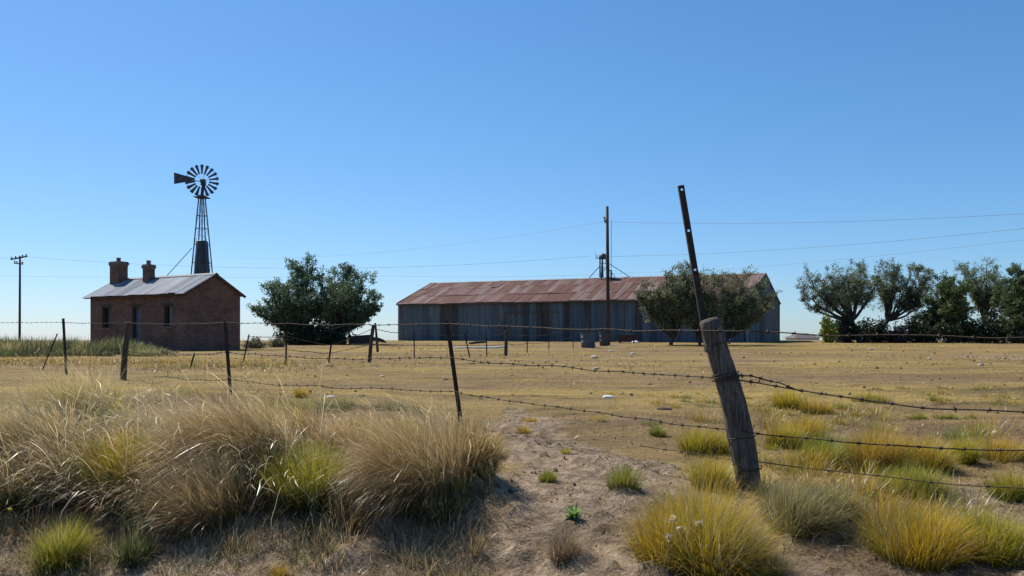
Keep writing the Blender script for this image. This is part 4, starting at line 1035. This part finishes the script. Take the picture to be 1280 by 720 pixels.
for i in range(40):                        # small weeds and dead stalks below the bank
    px_ = rng.uniform(-20, 600); g_ = hit(px_, rng.uniform(655, 722))
    parts.append(clump_arrays(g_, rng.uniform(.08, .2), rng.uniform(.06, .2), 110, ['dark', 'sage', 'straw', 'purple', 'straw_brown', 'green'][i % 6], .3, rng.normal(0, 2), .8, .9, .003, 4, .2, .2))
for i in range(190):
    y = rng.uniform(5.0, 15); sx_ = rng.uniform(.10, .72); x = sx_ * y
    if fbm(np.array([x * .7]), np.array([y * .6]), 3, 83)[0] < .40 or (abs(x - 1.7) < .3 and y < 5): continue
    h_ = rng.uniform(.07, .26) * np.interp(y, [4.6, 8, 13], [1, 1, .6]) * np.interp(sx_, [.12, .25], [.5, 1])
    parts.append(clump_arrays(A3(x, y, 0), h_ * rng.uniform(.9, 1.5), h_, 150, ['yellow', 'golden', 'green', 'yellow', 'golden', 'yellow', 'orange'][i % 7], .2, 0, .75, 1.1, .0034, 4, 0, .12))
tall = obj_at('tall_grass', join(parts), M['grass'], (0, 0, 0), label=None, kind='stuff')

# scattered short grass and litter
def scatter(n, y0, y1, smax, hmin, hmax, pals, wscale, cluster, name, keep, flatp=.0, smin=None):
    u = rng.random(n); y = y0 * (y1 / y0) ** u; s = rng.uniform(-smax if smin is None else smin, smax, n); x = s * y
    k = keep(x, y); x, y = x[k], y[k]; m = cluster
    X_ = np.repeat(x, m) + rng.normal(0, .025, len(x) * m); Y_ = np.repeat(y, m) + rng.normal(0, .025, len(x) * m); N = len(X_)
    root = np.stack([X_, Y_, HT(X_, Y_) + .0], 1); Yr = Y_
    fz = sstep(26, 10, Y_) * sstep(10, 5, np.abs(X_)); dmm = dirt_mask(X_, Y_)
    root[:, 2] += fz * (.35 + .65 * dmm) * (np.clip(fbm(X_ * 7, Y_ * 7, 3, 91) - .52, 0, 1) * .26 + np.clip(fbm(X_ * 3.1, Y_ * 2.2, 3, 99) - .5, 0, 1) * .07) 
    pi = rng.integers(0, len(pals), N); cb = np.array([PAL[p][0] for p in pals])[pi]; ct = np.array([PAL[p][1] for p in pals])[pi]
    v = (1 + rng.normal(0, .22, N))[:, None].clip(.5, 1.6)
    L = rng.uniform(hmin, hmax, N); fl = rng.random(N) < flatp; tilt = np.where(fl, 1.45, rng.uniform(.1, 1.0, N))
    root[fl, 2] += .012
    V, q, C = blades(root, L, rng.random(N) * 6.283, tilt, np.where(fl, .1, .7), wscale * (.6 + .8 * rng.random(N)) * np.maximum(1, Yr / 7), cb * v, (ct * v).clip(0, .85), 3)
    return obj_at(name, (V, q, C), M['grass'], (0, 0, 0), label=None, kind='stuff')
nz = lambda x, y: fbm(x * .8, y * .5, 3, 61)
scatter(26000, 3.6, 30, .85, .02, .07, ['straw', 'golden', 'straw_brown', 'straw'], .0030, 3, 'dry_grass', lambda x, y: rng.random(len(x)) < (1 - dirt_mask(x, y)) * sstep(.3, .55, nz(x, y)) + .05)
scatter(30000, 3.4, 12, .85, .05, .16, ['straw', 'straw', 'straw_brown'], .0030, 1, 'straw_litter', lambda x, y: rng.random(len(x)) < .40 + .55 * sstep(.4, .6, nz(x * 2, y * 2)), .92)
scatter(5200, 22, 88, .75, .10, .22, ['straw', 'golden', 'golden', 'green'], .0026, 4, 'field_grass', lambda x, y: sstep(.42, .6, fbm(x * .25, y * .16, 3, 67)) > rng.random(len(x)))
scatter(4200, 17, 30, -.24, .12, .32, ['golden', 'straw', 'golden', 'straw_brown'], .0026, 5, 'golden_grass', lambda x, y: np.exp(-((y - 26 - 2 * np.sin(x * .3)) / 3.0) ** 2) * sstep(-.2, -.36, x / y) > rng.random(len(x)), 0, -.75)

# crumbs of dung, clods and dead tussock stubs strewn over the field
def crumbs(n, y0=5.5, y1=80, thr=.47, sc=1.0):
    u = rng.random(n); y = y0 * (y1 / y0) ** u; x = rng.uniform(-.72, .75, n) * y
    k = (fbm(x * .5, y * .3, 3, 71) > thr) & ~((x / y < -.08) & (y < 11)); x, y = x[k], y[k]; N = len(x)
    r = sc * rng.uniform(.006, .03, N) * rng.uniform(.5, 1.2, N) * np.clip(y / 8, 1, 4.5) ** .75; z = HT(x, y) + sstep(26, 10, y) * (.35 + .65 * dirt_mask(x, y)) * np.clip(fbm(x * 7, y * 7, 3, 91) - .52, 0, 1) * .26
    P = []; c = np.stack([x, y, z], 1)
    for a in range(6):
        t = a * math.pi / 3; rr = r * rng.uniform(.7, 1.3, N)
        P.append(c + np.stack([rr * math.cos(t), rr * math.sin(t), -.02 + 0 * r], 1))
    tp = [c + np.stack([r * .35 * math.cos(t), r * .35 * math.sin(t), r * rng.uniform(.5, .9, N)], 1) for t in (0, 1.57, 3.14, 4.71)]
    V = np.stack(P + tp, 1).reshape(-1, 3); b = (np.arange(N) * 10)[:, None]
    q = np.array([(0, 1, 7, 6), (1, 2, 7, 7), (2, 3, 8, 7), (3, 4, 9, 8), (4, 5, 9, 9), (5, 0, 6, 9), (6, 7, 8, 9)])
    q[1] = (1, 2, 8, 7); q[4] = (4, 5, 6, 9); q[2] = (2, 3, 9, 8); q[3] = (3, 4, 9, 9); q[5] = (5, 0, 6, 6)
    tri = [3, 5]; q = np.array([f for i, f in enumerate(q) if i not in tri] + [(3, 4, 9, 8), (5, 0, 6, 9)])
    Q = (b[:, :, None] + q[None]).reshape(-1, 4)
    pal = np.array([(.05, .037, .026), (.09, .068, .045), (.13, .10, .07), (.07, .055, .03), (.40, .36, .30)]); ci = rng.choice(5, N, p=[.3, .3, .22, .13, .05])
    C = np.repeat(pal[ci] * (1 + rng.normal(0, .15, (N, 1))), 10, 0)
    o = np_mesh('ground_crumbs', V, Q, M['crumb'], C); tag(o, kind='stuff')
crumbs(2200)
crumbs(5000, 3.7, 10, .3, .5)
# weed strip in front of the house
parts = []
for i in range(150):
    y = rng.uniform(36, 47); s = rng.uniform(-.78, -.432); x = s * y
    hgt = np.interp(s, [-.78, -.6, -.5, -.46, -.432], [.95, .95, 1.0, .75, .3]) * rng.uniform(.7, 1.15) * np.interp(y, [36, 40, 47], [.4, .9, 1.0])
    parts.append(clump_arrays(A3(x, y, 0), .8, hgt, 110, ['weed', 'weed', 'dark', 'sage', 'weed'][i % 5], .3, 0, .6, .8, .03, 4, .1, .04))
obj_at('weed_strip', join(parts), M['grass'], (0, 0, 0), label=None, kind='stuff')
for i in range(3): rng.random()

# leafy weed and white dry heads, yellow flowers
def weed(px, py, Y0=None):
    g = hit(px, py); mb = []; root = empty('leafy_weed', tuple(g), 0, 'small leafy weed with bright green blades on the soil path', 'weed')
    n = 34; az = rng.random(n) * 6.283; L = rng.uniform(.07, .15, n); rt = np.tile(np.array((0, 0, 0.0)), (n, 1)) + rng.normal(0, .015, (n, 3)) * A3(1, 1, 0)
    V, q, C = blades(rt, L, az, rng.uniform(.3, 1.0, n), rng.uniform(.4, 1.0, n), rng.uniform(.018, .03, n), np.tile(A3(.10, .2, .04), (n, 1)), np.tile(A3(.26, .42, .12), (n, 1)), 5)
    np_mesh('leaf_rosette', V, q, M['grass'], C, root)
    MB().tube([(0, 0, -.02), (.02, .01, .05), (.03, .0, .11)], [.006, .005, .003], 5).build('stem', M['bark'], root)
weed(716, 648)
def heads(pts, col, name, label, cat, size, nm, sy=None):
    for i, (px, py, Y) in enumerate(pts):
        c = W(px, py, Y); b = G(px - 8, Y); root = empty(name, tuple(b), 0, label[i], cat, nm)
        MB().tube([(0, 0, -.02), tuple((c - b) * .5 + A3(.02, 0, 0)), tuple(c - b)], [.0028, .002, .0018], 5).build('stem', M['stalk'], root)
        n = 40; d = rng.normal(0, 1, (n, 3)); d[:, 2] = abs(d[:, 2]); d /= np.linalg.norm(d, axis=1)[:, None]
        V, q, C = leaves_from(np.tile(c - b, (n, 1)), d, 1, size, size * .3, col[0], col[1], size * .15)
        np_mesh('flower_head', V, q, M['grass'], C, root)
heads([(836, 672, 4.45), (851, 662, 4.5), (841, 650, 4.55), (874, 655, 4.5)], ((.42, .38, .30), (.66, .62, .54)), 'dry_flower',
      ['largest white dried flower head low in the golden tuft', 'white dried head just right of the largest one', 'small white dried head above the largest one', 'white dried head on the right of the golden tuft'], 'dried flower', .024, 'dried flowers in the golden tuft')
heads([(29, 600, 5.6), (137, 628, 5.3), (13, 637, 5.1)], ((.55, .5, .04), (.75, .7, .06)), 'yellow_flower',
      ['yellow flower on a tall stem at the dark hollow', 'yellow flower in front of the sweeping straw', 'lowest yellow flower at the left edge'], 'flower', .014, 'yellow flowers by the hollow')

# ================================================================== LIGHT, SKY, CAMERA
AZ, EL = math.radians(-42), math.radians(52)      # azimuth from +Y, negative = left
sd = Vector((math.sin(AZ) * math.cos(EL), math.cos(AZ) * math.cos(EL), math.sin(EL)))
sun = bpy.data.lights.new('sun', 'SUN'); sun.energy = 5.0; sun.angle = math.radians(.53); sun.color = (1.0, .93, .82)
so = bpy.data.objects.new('sun', sun); COL.objects.link(so); so.rotation_euler = sd.to_track_quat('Z', 'Y').to_euler(); so.location = (0, 0, 40)
w = bpy.data.worlds.new('World'); scene.world = w; w.use_nodes = True; nt = w.node_tree; nt.nodes.clear()
sky = nt.nodes.new('ShaderNodeTexSky'); sky.sky_type = 'NISHITA'; sky.sun_disc = False
sky.sun_elevation = EL; sky.sun_rotation = AZ; sky.altitude = 200; sky.air_density = 1.0; sky.dust_density = .3; sky.ozone_density = 3.0
bg = nt.nodes.new('ShaderNodeBackground'); bg.inputs['Strength'].default_value = .1
wo = nt.nodes.new('ShaderNodeOutputWorld')
# camera response of the phone: one gain and one contrast per colour channel for the whole sky
sp = nt.nodes.new('ShaderNodeSeparateColor'); cb = nt.nodes.new('ShaderNodeCombineColor'); nt.links.new(sky.outputs[0], sp.inputs[0])
for k, (g_, e_) in enumerate(((.80, 1.11), (.94, .885), (1.20, .82))):
    m1 = nt.nodes.new('ShaderNodeMath'); m1.operation = 'MULTIPLY'; m1.inputs[1].default_value = .1; nt.links.new(sp.outputs[k], m1.inputs[0])
    m2 = nt.nodes.new('ShaderNodeMath'); m2.operation = 'POWER'; m2.inputs[1].default_value = e_; nt.links.new(m1.outputs[0], m2.inputs[0])
    m3 = nt.nodes.new('ShaderNodeMath'); m3.operation = 'MULTIPLY'; m3.inputs[1].default_value = g_ / .1455; nt.links.new(m2.outputs[0], m3.inputs[0])
    nt.links.new(m3.outputs[0], cb.inputs[k])
nt.links.new(cb.outputs[0], bg.inputs[0]); nt.links.new(bg.outputs[0], wo.inputs[0])

cam = bpy.data.cameras.new('camera'); co = bpy.data.objects.new('camera', cam); COL.objects.link(co)
cam.sensor_width = 36; cam.lens = 36 * F / 1280; co.location = (0, 0, EYE); co.rotation_euler = (math.radians(90), 0, 0)
cam.shift_y = (HY - 360) / 1280; cam.clip_start = .05; cam.clip_end = 9000
scene.camera = co
vs = scene.view_settings; vs.view_transform = 'Standard'; vs.look = 'None'; vs.exposure = .55; vs.gamma = 1; vs.use_curve_mapping = False
scene.cycles.max_bounces = 6; scene.cycles.diffuse_bounces = 3; scene.cycles.transmission_bounces = 4
